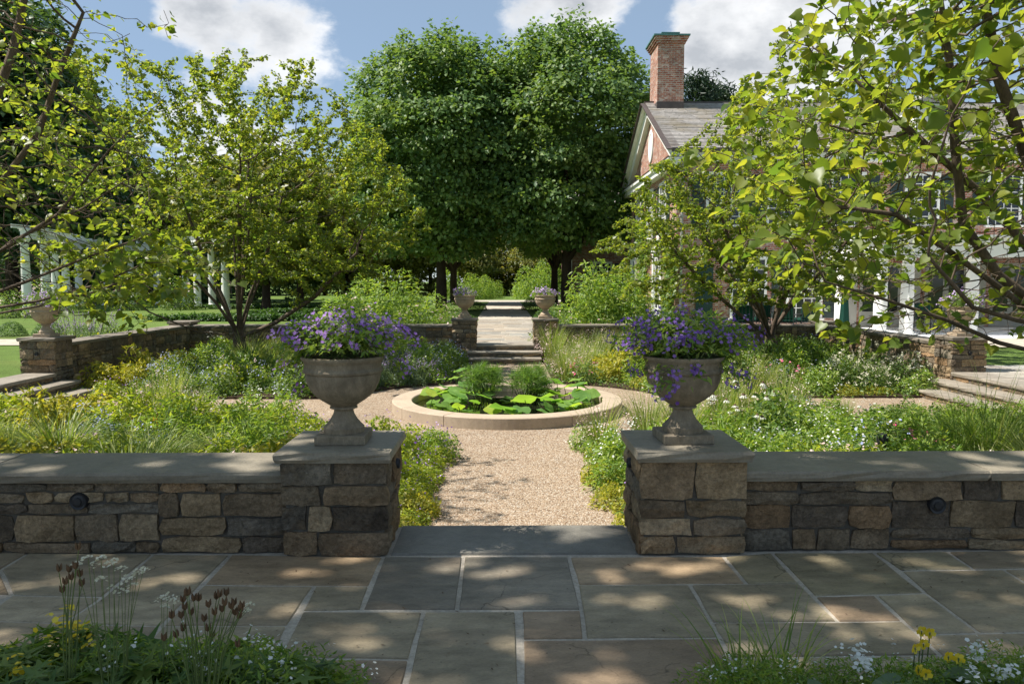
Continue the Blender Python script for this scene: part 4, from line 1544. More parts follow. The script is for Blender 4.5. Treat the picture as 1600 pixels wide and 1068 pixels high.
for (sx, sy), (where, an) in ANCH.items():
    rg = random.Random(40 + sx * 3 + sy)
    x0, x1 = (XW, AX - HALF) if sx < 0 else (AX + HALF, XE)
    y0, y1 = (YS, CY - 1) if sy < 0 else (CY + 1, YN)
    y = y0 + .3
    step = .43 if sy < 0 else .47
    while y < y1:
        x = x0 + .2
        while x < x1:
            a, b = x + rg.uniform(-.14, .14), y + rg.uniform(-.14, .14)
            x += step
            if not in_bed(a, b, sx, sy, .16):
                continue
            P = Vector((a, b, GZ + .02))
            ux, uy = to_px(P + Vector((0, 0, .42)))
            if ux < -160 or ux > 1780:
                continue
            if sy < 0 and GZ + .75 < CAM_H - SIGHT * b:
                continue
            best = sorted(an, key=lambda t: ((t[0] - ux) / 1.6) ** 2 + (2.2 * (t[1] - uy)) ** 2 + rg.uniform(0, 700))[0]
            sp = best[2]
            sc = 1.0
            if sp == "leafy":
                sp = rg.choice(["leafy", "bright", "leafy", "blue", "lime", "white"])
            nearpath = not in_bed(a, b, sx, sy, .45)
            if nearpath and sp in ("leafy", "golden", "lime", "bright", "grass", "spirea"):
                sp = rg.choice(["edging", "chartreuse", "blue" if sy > 0 else "edging", "white" if sx > 0 else "edging"])
            if sy > 0 and b > 19.5:
                sc = 1.15
            if sy < 0:
                sc = .95
                if sx > 0 and a > 4.6 and b > 9.0:
                    sc = .55  # low planting, so that the side steps show
                    if sp in ("darkgrass", "grass"):
                        sp = "white"
            plant(sp, P, landmark(a, b, sx, sy), sc, group="plants " + where)
        y += step
for (qx, qy, z_, lab) in ((345, 575, -.2, "broad-leaved plant with amber flower spires, by the far left redbud trunk"), (235, 665, -.05, "broad-leaved plant with amber flower spires in the near left bed")):
    q = atz(qx, qy, z_)
    plant("ligularia", (q.x, q.y, GZ + .02), "", .72, label=lab)
# matted ground cover between the clumps
for (sx, sy), (where, an) in ANCH.items():
    rg = np.random.default_rng(70 + sx + 3 * sy)
    n = 16000
    x0, x1 = (XW, AX - HALF) if sx < 0 else (AX + HALF, XE)
    y0, y1 = (YS, CY - 1) if sy < 0 else (CY + 1, YN)
    P = np.stack([x0 + (x1 - x0) * rg.random(n), y0 + (y1 - y0) * rg.random(n), GZ + .03 + .16 * rg.random(n) ** 1.5], 1)
    keep = np.array([in_bed(p[0], p[1], sx, sy, -.04) for p in P])
    P = P[keep]
    V, F, t = leaves(rg, P, rg.normal(size=P.shape) * [1, 1, 0], .06, up=.9, rand=.45, droop=.1, width=.8)
    put("ground_cover", mesh_np("ground_cover", V, F, M["green"], t), kind="stuff")["label"] = "matted green ground cover " + where

# planting that spills over the entrance path behind the near piers
spill = random.Random(4)
for i in range(15):
    yy = 5.75 + .28 * i
    for s in (-1, 1):
        xx = AX + s * (HALF - .08 + spill.uniform(-.06, .12) + (.16 if s > 0 else 0))
        sp = (["chartreuse", "edging", "edging", "cranesbill"] if s < 0 else ["edging", "white", "chartreuse", "bright"])[spill.randrange(4)]
        plant(sp, (xx, yy, GZ + .01), "spilling over the %s path edge" % ("left" if s < 0 else "right"), .72 if sp != "chartreuse" else .9,
              group="edging along the %s side of the path" % ("left" if s < 0 else "right"))

# ------------------------------------------------------------------ plants on the terraces above
tr = random.Random(9)


def row(sp_list, pts, where, sc=1.0, z=-.02):
    for (a, b) in pts:
        sp = tr.choice(sp_list)
        plant(sp, (a + tr.uniform(-.15, .15), b + tr.uniform(-.15, .15), z), where, sc * tr.uniform(.85, 1.15), group="plants " + where)


wL = "in the terrace border left of the far steps"
wR = "in the terrace border right of the far steps"
row(["tall", "tall", "bright"], [(-4.6, 22.6), (-3.9, 22.3), (-3.2, 22.7), (-2.9, 22.1), (-2.3, 22.6), (-4.2, 23.4), (-3.3, 23.6), (-2.4, 23.5)], wL, 1.5)
row(["rose", "bright", "white"], [(-4.4, 21.6), (-3.7, 21.5), (-3.0, 21.4), (-2.3, 21.5), (-1.7, 21.6), (-1.5, 22.4), (-1.6, 23.2)], wL, 1.15)
row(["tall"], [(2.9, 22.9), (3.3, 22.4), (2.7, 22.2), (3.6, 23.2)], wR, 1.4)
row(["rose", "white", "rose", "leafy"], [(1.6, 21.5), (2.1, 21.4), (2.7, 21.5), (3.3, 21.4), (3.9, 21.6), (4.5, 21.5), (5.1, 21.5), (1.7, 22.3), (2.2, 22.2), (4.2, 22.3), (4.9, 22.4), (5.5, 22.0)], wR, .95)
for s in (-1, 1):
    for (yy, k) in ((21.1, .72), (29.5, 1.25), (31.2, 1.1), (44, 1.5)):
        plant("box", (AX + s * (1.15 + (.25 if yy < 22 else .55)), yy, -.02), "", k, label="clipped low box bush on the %s of the upper path, %s" % ("left" if s < 0 else "right", {21.1: "tucked behind the far pier", 29.5: "at the first bend", 31.2: "second from the steps", 44: "at the path's far end"}[yy]))
    plant("rose", (AX + s * 2.1, 30.2, 0), "behind the box bush on the %s of the upper path" % ("left" if s < 0 else "right"), .9)
row(["lime", "catmint", "golden", "leafy"], [(-8.9 - .55 * i, 17.2 + .35 * j) for i in range(3) for j in range(0, 8, 2)] + [(-8.9, 16.2), (-9.4, 16.0)], "in the border outside the left garden wall", 1.0)
row(["lime", "golden", "white"], [(-7.4 + .6 * i, 21.2) for i in range(4)], "behind the back wall near the left corner", .7)

# ------------------------------------------------------------------ flowers in the urns


def urn_flowers(label, loc, mat, seed, R0=.45, H=.22, rim=.5, n_leaf=2000, clusters=60, trail=(), size=.015, per=8):
    rg = np.random.default_rng(seed)
    t = thing("urn_flowers", label, "flowers", loc)
    d = hemi(rg, n_leaf, .0)
    f = (1 - .7 * rg.random(n_leaf) ** 1.4)
    P = d * f[:, None] * np.array([R0 * .92, R0 * .66, H]) + [0, 0, rim + .05]
    Q = []
    for (tx, tz, ty) in trail:
        m = 60
        u = rg.random(m)
        Q.append(np.stack([tx * (.45 + .55 * u), -abs(tx) * .1 + ty * u, rim + .06 + (tz - rim - .06) * u ** 1.8], 1) + rg.normal(size=(m, 3)) * .025)
    if Q:
        P = np.concatenate([P] + Q)
    o = nrm(P - [0, 0, rim - .1])
    V, F, ti = leaves(rg, P, o, .052, up=.5, width=.5, droop=-.1)
    put("foliage", mesh_np("urn_foliage", V, F, M["bright"], ti), t)
    dd = hemi(rg, clusters, .06)
    C = dd * np.array([R0, R0 * .7, H * 1.12]) * (.55 + .55 * rg.random(clusters) ** .6)[:, None] + [0, 0, rim + .05]
    for (tx, tz, ty) in trail:
        C = np.concatenate([C, np.array([[tx, ty - abs(tx) * .1, tz], [tx * .92, ty - .02, tz + .05], [tx * 1.03, ty, tz + .09]]) + rg.normal(size=(3, 3)) * .02])
    base = np.stack([rg.normal(size=len(C)) * .08, rg.normal(size=len(C)) * .08, np.full(len(C), rim)], 1)
    mid = (base + C) / 2 + [0, 0, .05]
    V1, F1 = stems_np(base, mid, np.full((len(C), 1), .003))
    V2, F2 = stems_np(mid, C, np.full((len(C), 1), .0024))
    put("stems", mesh_np("urn_stems", np.concatenate([V1, V2]), np.concatenate([F1, F2 + len(V1)]), M["stem"]), t)
    up = nrm(C - mid)
    s = rg.random((len(C), per))
    B = C[:, None] - up[:, None] * (s * .07)[..., None] + rg.normal(size=(len(C), per, 3)) * .021
    B = B.reshape(-1, 3)
    ob = nrm(B - [0, 0, rim - .15]) + [0, -.45, .1]
    V, F = scatter(PETAL_V, PETAL_F, B, frames(ob + rg.normal(size=B.shape) * .5, rg.normal(size=B.shape)), size * (.7 + .6 * rg.random(len(B))))
    shade = np.repeat(np.clip(np.repeat(rg.random(len(C)), per) * .6 + rg.random(len(B)) * .4, 0, 1), 10)
    put("blossoms", mesh_np("urn_blossoms", V, F, mat, shade), t)
    return t


urn_flowers("violet flowers heaped in the near left urn", ucl, M["violet"], 5, R0=.47, H=.23, rim=.55, clusters=120, trail=((-.38, .30, .1), (-.42, .45, .05), (.42, .43, .05)), size=.0135)
urn_flowers("dark indigo flowers trailing from the near right urn", ucr, M["indigo"], 6, R0=.50, H=.25, rim=.55, clusters=125, trail=((-.24, .33, -.24), (-.14, .35, -.3), (.40, .38, -.05), (.28, .40, -.2), (-.36, .42, 0), (.45, .33, .05), (.02, .43, -.3)), size=.013)
urn_flowers("violet flowers in the urn left of the far steps", uf[0], M["mauve"], 7, R0=.36, H=.22, rim=.56, clusters=42, size=.02, n_leaf=500)
urn_flowers("mauve flowers in the urn right of the far steps", uf[1], M["mauve"], 8, R0=.38, H=.2, rim=.56, clusters=46, size=.02, n_leaf=500)
urn_flowers("loose mauve flowers in the fluted urn by the left-hand steps", us[0], M["mauve"], 9, R0=.46, H=.24, rim=.52, clusters=48, size=.017, n_leaf=600, trail=((-.36, .36, -.05), (.4, .4, 0)))
urn_flowers("mauve flowers in the fluted urn by the right-hand steps", us[1], M["mauve"], 10, R0=.44, H=.28, rim=.52, clusters=48, size=.017, n_leaf=600)

# ------------------------------------------------------------------ pond plants
WZ = -.385
rl = np.random.default_rng(21)


def lotus_leaf_mesh(seed):
    rg = np.random.default_rng(seed)
    k = 14
    V = [(0, 0, -.03)]
    ph = rg.random(3) * 6.28
    for rr in (.5, 1.0):
        for j in range(k):
            a = 2 * math.pi * j / k
            w = (.10 * math.sin(3 * a + ph[0]) + .06 * math.sin(5 * a + ph[1])) * rr ** 2
            V.append((math.cos(a) * rr * (1 + .05 * math.sin(4 * a + ph[2])), math.sin(a) * rr * (1 + .05 * math.cos(3 * a)), .05 * rr * rr + w))
    F3 = np.array([(0, 1 + j, 1 + (j + 1) % k) for j in range(k)])
    F4 = np.array([(1 + j, 1 + k + j, 1 + k + (j + 1) % k, 1 + (j + 1) % k) for j in range(k)])
    t = np.full(2 * k, rg.random())
    return mesh_np("lotus_leaf", np.array(V), [F3, F4], M["lotus"], t, smooth=True)


LLM = [lotus_leaf_mesh(s) for s in range(8)]


def lotus(label, spots):
    c = spots[0]
    t = thing("lotus_plant", label, "water plant", (c[0], c[1], WZ))
    mb = MB()
    for (x, y, z, r, tilt, az) in spots:
        o = put("leaf", LLM[rl.integers(8)], t, (x - c[0], y - c[1], z - WZ), rot=(tilt * math.cos(az), tilt * math.sin(az), rl.random() * 6.28))
        o.scale = (r, r, r)
        mb.tube([(x - c[0] + .05 * math.cos(az), y - c[1], -.05), (x - c[0] + .02, y - c[1], (z - WZ) * .6), (x - c[0], y - c[1], z - WZ - .03 * r)], .006, M["stem"], 5)
    put("stems", mb.mesh("lotus_stems"), t)


def lp(px, py, z, r, tilt=.25, az=0.0):
    p = atz(px, py, z)
    return (p.x, p.y, z, r * 1.22, tilt * .9, az)


lotus("clump of round lotus leaves at the left of the pond", [lp(720, 578, .02, .12, .3, 1), lp(712, 590, -.1, .12), lp(690, 592, -.2, .08, .2), lp(700, 605, -.18, .14, .3, 2), lp(690, 610, -.2, .13, .2, 1), lp(672, 613, -.25, .15, .3), lp(685, 617, -.28, .12, .5, 1), lp(705, 617, -.2, .13, .4, 2)])
lotus("lotus leaves in front of the left papyrus clump", [lp(732, 615, -.2, .13, .3, 1), lp(712, 625, -.25, .17, .25), lp(733, 626, -.26, .16, .35, 1), lp(700, 634, -.3, .10, .6, 0), lp(716, 635, -.3, .09, .7, 1), lp(745, 588, -.1, .14, .2)])
lotus("low lotus leaves at the front centre of the pond", [lp(785, 638, -.24, .17, .45, 0), lp(802, 642, -.28, .12, .4, 1), lp(820, 624, -.2, .18, .5, .4), lp(815, 640, -.27, .12, .3, 2), lp(788, 626, -.33, .1, .1), lp(795, 622, -.35, .1, .1)])
lotus("clump of round lotus leaves at the right of the pond", [lp(870, 596, -.02, .13, .5, 1), lp(900, 593, -.05, .12, .3), lp(902, 601, -.1, .15, .25, 1), lp(882, 605, -.15, .15, .3, 2), lp(868, 614, -.2, .15, .4, 1), lp(890, 615, -.2, .17, .4, .2), lp(908, 618, -.2, .14, .6, .3), lp(857, 636, -.26, .12, 1.0, .1), lp(925, 615, -.2, .12, .5, 2), lp(895, 626, -.28, .10, .7, 1), lp(835, 592, -.15, .1, .3)])
lotus("lotus leaves behind the papyrus, at the back of the pond", [lp(770, 598, -.12, .13, .3), lp(800, 600, -.15, .14, .3, 2), lp(850, 600, -.1, .13, .3, 1), lp(730, 600, -.12, .14, .3, 2), lp(715, 612, -.16, .15, .3), lp(860, 625, -.2, .14, .4, 1), lp(915, 606, -.14, .13, .4, 2), lp(770, 640, -.28, .12, .4, 0), lp(850, 643, -.3, .11, .3, 1)])
for ci, (c0, c1, lab) in enumerate(((-1.0, .3, "low lotus leaves spread over the left half of the water"), (1.0, -.1, "low lotus leaves spread over the right half of the water"))):
    sp = []
    for q in range(17):
        aa, rr = rl.random() * 6.28, .62 * rl.random() ** .5
        xx, yy = AX + c0 * .78 + rr * math.cos(aa), CY + c1 + 1.35 * rr * math.sin(aa)
        if math.hypot(xx - AX, yy - CY) < 1.38:
            sp.append((xx, yy, -.345 + .22 * rl.random(), .11 + .08 * rl.random(), .1 + .35 * rl.random(), 6.28 * rl.random()))
    lotus(lab, sp)
lily = thing("water_lilies", "flat lily pads floating at the right of the pond", "water plant", (AX + .9, CY - .6, WZ))
for (x, y) in ((905, 634), (880, 640), (915, 640), (895, 636), (932, 634), (686, 633), (675, 630), (730, 641), (920, 628)):
    p = atz(x, y, WZ + .01)
    o = put("pad", LLM[rl.integers(8)], lily, (p.x - AX - .9, p.y - CY + .6, .012), rot=(0, 0, rl.random() * 6))
    o.scale = (.1, .1, .02)
for (x, y, lab) in ((757, 629, "left papyrus clump of fine green threads in the pond"), (829, 629, "right papyrus clump of fine green threads in the pond")):
    p = atz(x, y, WZ)
    t = thing("papyrus_clump", lab, "water plant", (p.x, p.y, WZ))
    t.scale = (1.45, 1.45, 1.2)
    rg = np.random.default_rng(int(x))
    k = 95
    a = rg.random(k) * 6.28
    d = np.sqrt(rg.random(k))
    b0 = np.stack([np.cos(a) * .11 * d, np.sin(a) * .11 * d, 0 * a], 1)
    b1 = np.stack([np.cos(a) * .24 * d, np.sin(a) * .24 * d, .30 - .12 * d ** 2 + .24 * rg.random(k)], 1)
    V, F = stems_np(b0, b1, np.full((k, 1), .0035))
    put("stems", mesh_np("papyrus_stems", V, F, M["stem"]), t)
    per = 30
    C = np.repeat(b1, per, 0)
    m = len(C)
    dirs = nrm(rg.normal(size=(m, 3)) + [0, 0, .35])
    V, F = scatter(np.array([(-.5, 0, 0), (.5, 0, 0), (.35, .6, 0), (0, 1, -.12), (-.35, .6, 0)], float), np.array([(0, 1, 2), (0, 2, 4), (4, 2, 3)]), C,
                   frames(rg.normal(size=(m, 3)), dirs), np.stack([np.full(m, .0042), .10 + .06 * rg.random(m), np.full(m, .1)], 1))
    put("thread_heads", mesh_np("papyrus_heads", V, F, M["papyrus"], np.repeat(rg.random(m), 3)), t)

# ------------------------------------------------------------------ foreground planting at the patio's edge


def fore(label, name, cat, loc, parts, rz=None, sc=1.0):
    t = thing(name, label, cat, loc, rnd.uniform(0, 6.28) if rz is None else rz)
    t.scale = (sc,) * 3
    for pn, me in parts:
        put(pn, me, t)
    return t


PALM_V = PETAL_V * np.array([1.05, 1.05, .8])
PALM_V[1::2] *= [.55, .55, 1]
PALM_V[2::2] *= [1.55, 1.55, 1]
FG = []
for s in range(3):
    f, _, _ = mound("cranesbill_leaves", 300 + s, M["green"], 620, .28, .22, .03, 1.0, tmpl=(PALM_V, PETAL_F), amp=.3, fill=.5, up=1.0, rand=.4)
    FG.append([("foliage", f)])
FW = []
for s in range(3):
    f, _, _ = mound("woodruff_leaves", 310 + s, M["bright"], 2600, .27, .26, .026, .36, amp=.35, droop=.1, fill=.5)
    FW.append([("foliage", f), ("flowers", blossoms("tiny_white", 320 + s, M["whitepetal"], 35, .27, .28, .0055, cluster=5, spread=.012, top=.3))])
fg = random.Random(12)


def fgl(x, y, what):
    if x < 800:
        w = "under the yellow blossoms" if x < 100 else "at the foot of the pale umbels" if x < 230 else "around the brown seed heads" if x < 400 else "at the right tip of that planting"
        return "%s %s, bottom left, %s" % (what, w, "front row" if y > 1064 else "back row")
    w = "by the thin grass tuft" if x < 1250 else "between grass tuft and pansies" if x < 1400 else "around the yellow pansies" if x < 1500 else "right of the pansies"
    return "%s %s, bottom right, %s" % (what, w, "front row" if y > 1064 else "back row")


left_spots = [(20, 1040, "b"), (80, 1030, "b"), (140, 1050, "g"), (200, 1040, "w"), (260, 1050, "w"), (330, 1050, "w"), (390, 1060, "w"), (450, 1065, "w"), (-40, 1040, "g"), (110, 1080, "g"), (300, 1085, "g"), (500, 1085, "w"), (420, 1100, "w"), (360, 1045, "w"), (480, 1070, "w"), (170, 1035, "g"), (60, 1060, "g"), (280, 1060, "g"), (430, 1085, "g"), (20, 1090, "b"), (220, 1090, "g")]
for (x, y, k) in left_spots:
    p = atz(x, y + 22, 0.16)
    if k == "w":
        fore(fgl(x, y, "white-flecked green ground cover"), "woodruff", "ground cover", (p.x, p.y, -.03), FW[fg.randrange(3)], sc=fg.uniform(1.15, 1.4))["group"] = "white-flecked woodruff at bottom left"
    else:
        fore(fgl(x, y, "dark lobed-leaf mound"), "cranesbill", "foliage clump", (p.x, p.y, -.03), FG[fg.randrange(3)], sc=fg.uniform(1.25, 1.6))["group"] = "lobed-leaf mounds at bottom left"
right_spots = [(1150, 1060, "w"), (1200, 1050, "w"), (1260, 1050, "w"), (1330, 1050, "w"), (1400, 1045, "w"), (1470, 1040, "w"), (1540, 1035, "w"), (1600, 1035, "w"), (1180, 1090, "w"), (1300, 1090, "w"), (1420, 1090, "g"), (1550, 1080, "g"), (1640, 1050, "w"), (1480, 1100, "w")]
for (x, y, k) in right_spots:
    p = atz(x, y + 18, 0.16)
    if k == "w":
        fore(fgl(x, y, "white-flecked green ground cover"), "woodruff", "ground cover", (p.x, p.y, -.03), FW[fg.randrange(3)], sc=fg.uniform(.9, 1.15))["group"] = "white-flecked woodruff at bottom right"
    else:
        fore(fgl(x, y, "dark lobed-leaf mound"), "cranesbill", "foliage clump", (p.x, p.y, -.03), FG[fg.randrange(3)], sc=fg.uniform(1.0, 1.25))["group"] = "lobed-leaf mounds at bottom right"
# grass tuft at the corner of the right-hand planting
gb = blades("corner_grass", 350, M["blade"], 46, .3, .42, .008, arch=.8, base=.3)
for (x, y, lab) in ((1165, 1055, "thin arching grass at the left end of the bottom right planting"), (1225, 1040, "thin arching grass among the bottom right ground cover")):
    p = atz(x, y + 25, .05)
    fore(lab, "grass_tuft", "grass clump", (p.x, p.y, 0), [("blade_tuft", gb)])
# big smooth leaves at the bottom right
rg = np.random.default_rng(360)
k = 9
a = rg.random(k) * 6.28
P = np.stack([np.cos(a) * .1, np.sin(a) * .1, .16 + .1 * rg.random(k)], 1)
o = np.stack([np.cos(a), np.sin(a), 0 * a], 1)
V, F1 = scatter(HEART_V, HEART_Q, P, frames(o * .2 + [0, 0, .9], o), .09 + .05 * rg.random(k))
F2 = (HEART_T[None] + (np.arange(k) * 11)[:, None, None]).reshape(-1, 3)
big = mesh_np("broad_leaves", V, [F1, F2], M["bluegreen"], np.concatenate([np.repeat(rg.random(k), 4), np.repeat(rg.random(k), 2)]))
for (x, y) in ((1560, 1050), (1450, 1062), (1230, 1066)):
    p = atz(x, y + 20, .2)
    fore("few broad smooth blue-green leaves among the ground cover, bottom right", "broad_leaf_plant", "foliage clump", (p.x, p.y, .0), [("leaves", big)], sc=.9)["group"] = "broad-leaved plants at bottom right"
# yellow pansies
for i, (x, y) in enumerate(((1440, 985), (1453, 988), (1443, 1005), (1482, 1025), (1435, 1045), (1498, 1028), (1447, 1052), (1430, 1012))):
    p = atz(x, y, .28 - .0006 * (y - 985))
    t = thing("pansy", "yellow pansy bloom in the bottom right planting", "flower", (p.x, p.y, 0), group="yellow pansies at bottom right")
    mb = MB()
    mb.tube([(0, .02, 0), (0, .01, p.z * .6), (0, 0, p.z)], .0025, M["stem"], 5)
    put("stem", mb.mesh("pansy_stem"), t)
    mb = MB()
    q = fg.uniform(-.4, .4)
    for j, aa in enumerate((90 + 28, 90 - 28, 180 + 12, -12, 270)):
        aa = R(aa) + q * .3
        c = Vector((math.cos(aa) * .011, -.004 * (j % 2), math.sin(aa) * .011 + p.z))
        ux = Vector((-math.sin(aa), 0, math.cos(aa)))
        ur = Vector((math.cos(aa), -.2, math.sin(aa)))
        mb.add([c - ur * .009, c + ux * .010, c + ux * .007 + ur * .011, c - ux * .007 + ur * .011, c - ux * .010], [(0, 1, 2, 3, 4)], M["yellow"])
    me = mb.mesh("pansy_petals")
    at = me.attributes.new("tint", "FLOAT", "FACE")
    at.data.foreach_set("value", [fg.random() for _ in range(len(me.polygons))])
    o = put("petals", me, t, rot=(0, 0, q))
# white alyssum sprays
for (x, y, side) in ((1530, 1012, 1), (1510, 1035, 1), (1340, 1010, 1), (1350, 1035, 1), (1520, 1060, 1), (1570, 1045, 1), (330, 1020, 0), (370, 1040, 0), (395, 1050, 0), (420, 1035, 0), (320, 1055, 0), (350, 1060, 0), (300, 1035, 0), (410, 1060, 0)):
    p = atz(x, y, .24)
    fore(fgl(x, y, "small white blossom spray"), "white_spray", "flowers", (p.x, p.y, .02),
         [("blossoms", blossoms("white_spray", int(x), M["whitepetal"], 34, .05, .24, .009, cluster=3, spread=.012, top=.75))])["group"] = "white sprays at bottom " + ("right" if side else "left")
# yellow corydalis at the left
for (x, y, sc) in ((95, 985, 1), (112, 975, .9), (85, 1000, .8), (45, 1015, .7), (130, 985, .8)):
    p = atz(x, y + 40, .22)
    h = .36 * sc
    rg = np.random.default_rng(int(x * 3))
    f, _, _ = mound("fern_leaf", int(x), M["bright"], 240, .09, h * .85, .03, .6)
    fore(fgl(x, y, "loose small yellow blossoms"), "yellow_corydalis", "flowers", (p.x, p.y, 0),
         [("foliage", f), ("blossoms", blossoms("yellow_bells", int(x), M["yellow"], 30, .08, h + .05, .011, cluster=4, spread=.014, top=.55))])["group"] = "yellow blossoms at bottom left"


def umbel_plant(label, base, heads, name="astrantia", cat="flowers", mat=M["cream"]):
    t = thing(name, label, cat, base)
    b = Vector(base)
    mb = MB()
    for (h, r) in heads:
        h = Vector(h) - b
        fork = Vector((h.x * .45 + .012 * math.sin(40 * h.x), h.y * .45, h.z * .62))
        mb.tube([(0, 0, 0), fork * .5 + Vector((.005, 0, 0)), fork, h], [.0026, .0022, .0014, .0009], M["stem"], 5)
    put("stems", mb.mesh("umbel_stems"), t)
    rg = np.random.default_rng(int(abs(b.x) * 1000))
    for (h, r) in heads:
        h = np.array(Vector(h) - b)
        k = 14
        a = rg.random(k) * 6.28
        d = np.sqrt(rg.random(k)) * r
        P = np.stack([np.cos(a) * d, np.sin(a) * d, .012 * (1 - d / r) + .003 * rg.normal(size=k)], 1)
        V, F = scatter(PETAL_V, PETAL_F, P, frames(rg.normal(size=P.shape) * .3 + [0, -.25, 1], rg.normal(size=P.shape)), .0042 + .0032 * rg.random(k))
        put("flower_head", mesh_np("umbel_head", V, F, mat, np.repeat(rg.random(k), 10)), t, h)
    return t


YF = 2.62
umbel_plant("tall branching plant with flat white flower heads at bottom left", aty(168, 1075, YF).to_tuple()[:2] + (.0,),
            [(aty(x, y, YF + dy), r) for x, y, dy, r in ((120, 882, .03, .02), (138, 872, 0, .022), (146, 882, .04, .02), (158, 873, -.02, .018), (170, 882, .02, .02), (178, 877, 0, .02), (158, 905, -.03, .024), (188, 889, .04, .022))])
umbel_plant("second white-flowered umbel plant, right of the taller one at bottom left", aty(185, 1075, YF + .06).to_tuple()[:2] + (.0,),
            [(aty(x, y, YF + .06 + dy), r) for x, y, dy, r in ((178, 920, 0, .03), (196, 908, .03, .03), (205, 898, 0, .028), (215, 893, .02, .022), (224, 890, 0, .02), (190, 925, -.03, .026), (208, 915, .03, .022))])
umbel_plant("third pale umbel plant behind the seed heads at bottom left", aty(250, 1075, YF + .1).to_tuple()[:2] + (.0,),
            [(aty(x, y, YF + .1 + dy), r) for x, y, dy, r in ((252, 935, 0, .022), (262, 930, .03, .02), (272, 937, 0, .022), (256, 948, .03, .02), (390, 945, 0, .02), (385, 955, .02, .018))])


def seed_plant(label, base, pods, seed):
    t = thing("columbine_seedheads", label, "seed heads", base)
    b = Vector(base)
    rg = random.Random(seed)
    mb = MB()
    for p in pods:
        h = Vector(p) - b
        fork = Vector((h.x * .5 + rg.uniform(-.02, .02), h.y * .5, h.z * .7))
        mb.tube([(rg.uniform(-.02, .02), 0, 0), fork, h], [.003, .0022, .0014], M["stem"], 5)
        put("pod", PODS[rg.randrange(3)], t, h, rot=(0, 0, rg.uniform(0, 6)))
    put("stems", mb.mesh("seed_stems"), t)


PODS = []
for q in range(3):
    mp = MB()
    for j in range(3):
        a = j * 2.1 + q
        e = Vector((math.cos(a) * .006, math.sin(a) * .006, 0))
        mp.tube([e * .3, e + Vector((0, 0, .008)), e * 1.1 + Vector((0, 0, .018)), e * 1.5 + Vector((0, 0, .028))], [.002, .0052, .0046, .0008], M["seed"], 5)
    PODS.append(mp.mesh("seed_pod"))
sr = random.Random(6)
seed_plant("upright brown columbine seed heads, large group at bottom left", aty(315, 1075, YF).to_tuple()[:2] + (.0,),
           [aty(x + sr.uniform(-3, 3), y, YF + sr.uniform(-.08, .08)) for x, y in ((285, 940), (292, 930), (298, 928), (303, 938), (290, 952), (312, 938), (325, 948), (338, 935), (345, 932), (350, 945), (352, 930), (360, 950), (368, 945), (375, 955), (380, 950), (335, 960), (322, 985), (285, 965), (300, 960), (365, 960), (318, 970), (330, 995), (376, 965), (275, 995), (268, 965), (345, 955), (288, 985), (258, 1000), (372, 1010))], 1)
seed_plant("thin dark seed heads left of the white umbels at bottom left", aty(105, 1075, YF + .05).to_tuple()[:2] + (.0,),
           [aty(x, y, YF + .05 + sr.uniform(-.05, .05)) for x, y in ((92, 892), (108, 893), (112, 905), (103, 912), (125, 900), (118, 888), (123, 858), (98, 925), (128, 915))], 2)

# ================================================================== TREES


def colonize(att, nodes, par, step, di, dk, rg, trop=(0, 0, 0.0), maxit=120, jitter=.18):
    """branches that grow towards points in the crown; returns nodes and parents"""
    N = [np.array(p, float) for p in nodes]
    P = list(par)
    att = att.copy()
    nn = np.asarray(N)
    D = np.linalg.norm(att[:, None] - nn[None], axis=2)
    near, nd = D.argmin(1), D.min(1)
    last = {}
    for it in range(maxit):
        if not len(att):
            break
        act = nd < di
        if not act.any():
            break
        idx = near[act]
        vec = nrm(att[act] - np.asarray(N)[idx])
        acc = {}
        un, inv = np.unique(idx, return_inverse=True)
        S = np.zeros((len(un), 3))
        np.add.at(S, inv, vec)
        S = nrm(nrm(S) + np.array(trop) + rg.normal(size=S.shape) * jitter)
        new = []
        for k, i in enumerate(un):
            i = int(i)
            l = last.get(i, [])
            if len(l) >= 3 or any(float(S[k] @ q) > .93 for q in l):
                continue
            last.setdefault(i, []).append(S[k])
            new.append(N[i] + S[k] * step)
            P.append(i)
        if not new:
            break
        b = len(N)
        N += new
        new = np.asarray(new)
        D = np.linalg.norm(att[:, None] - new[None], axis=2)
        m = D.min(1)
        better = m < nd
        near = np.where(better, b + D.argmin(1), near)
        nd = np.minimum(nd, m)
        keep = nd > dk
        att, near, nd = att[keep], near[keep], nd[keep]
    return np.asarray(N), np.asarray(P)


def radii(P, tip, trunk):
    """branch thickness from the number of twig ends it carries; also that number"""
    n = len(P)
    c = np.zeros(n)
    for i in range(n - 1, -1, -1):
        if c[i] == 0:
            c[i] = 1
        if P[i] >= 0:
            c[P[i]] += c[i]
    return tip * c ** (math.log(trunk / tip) / math.log(c[0])), c


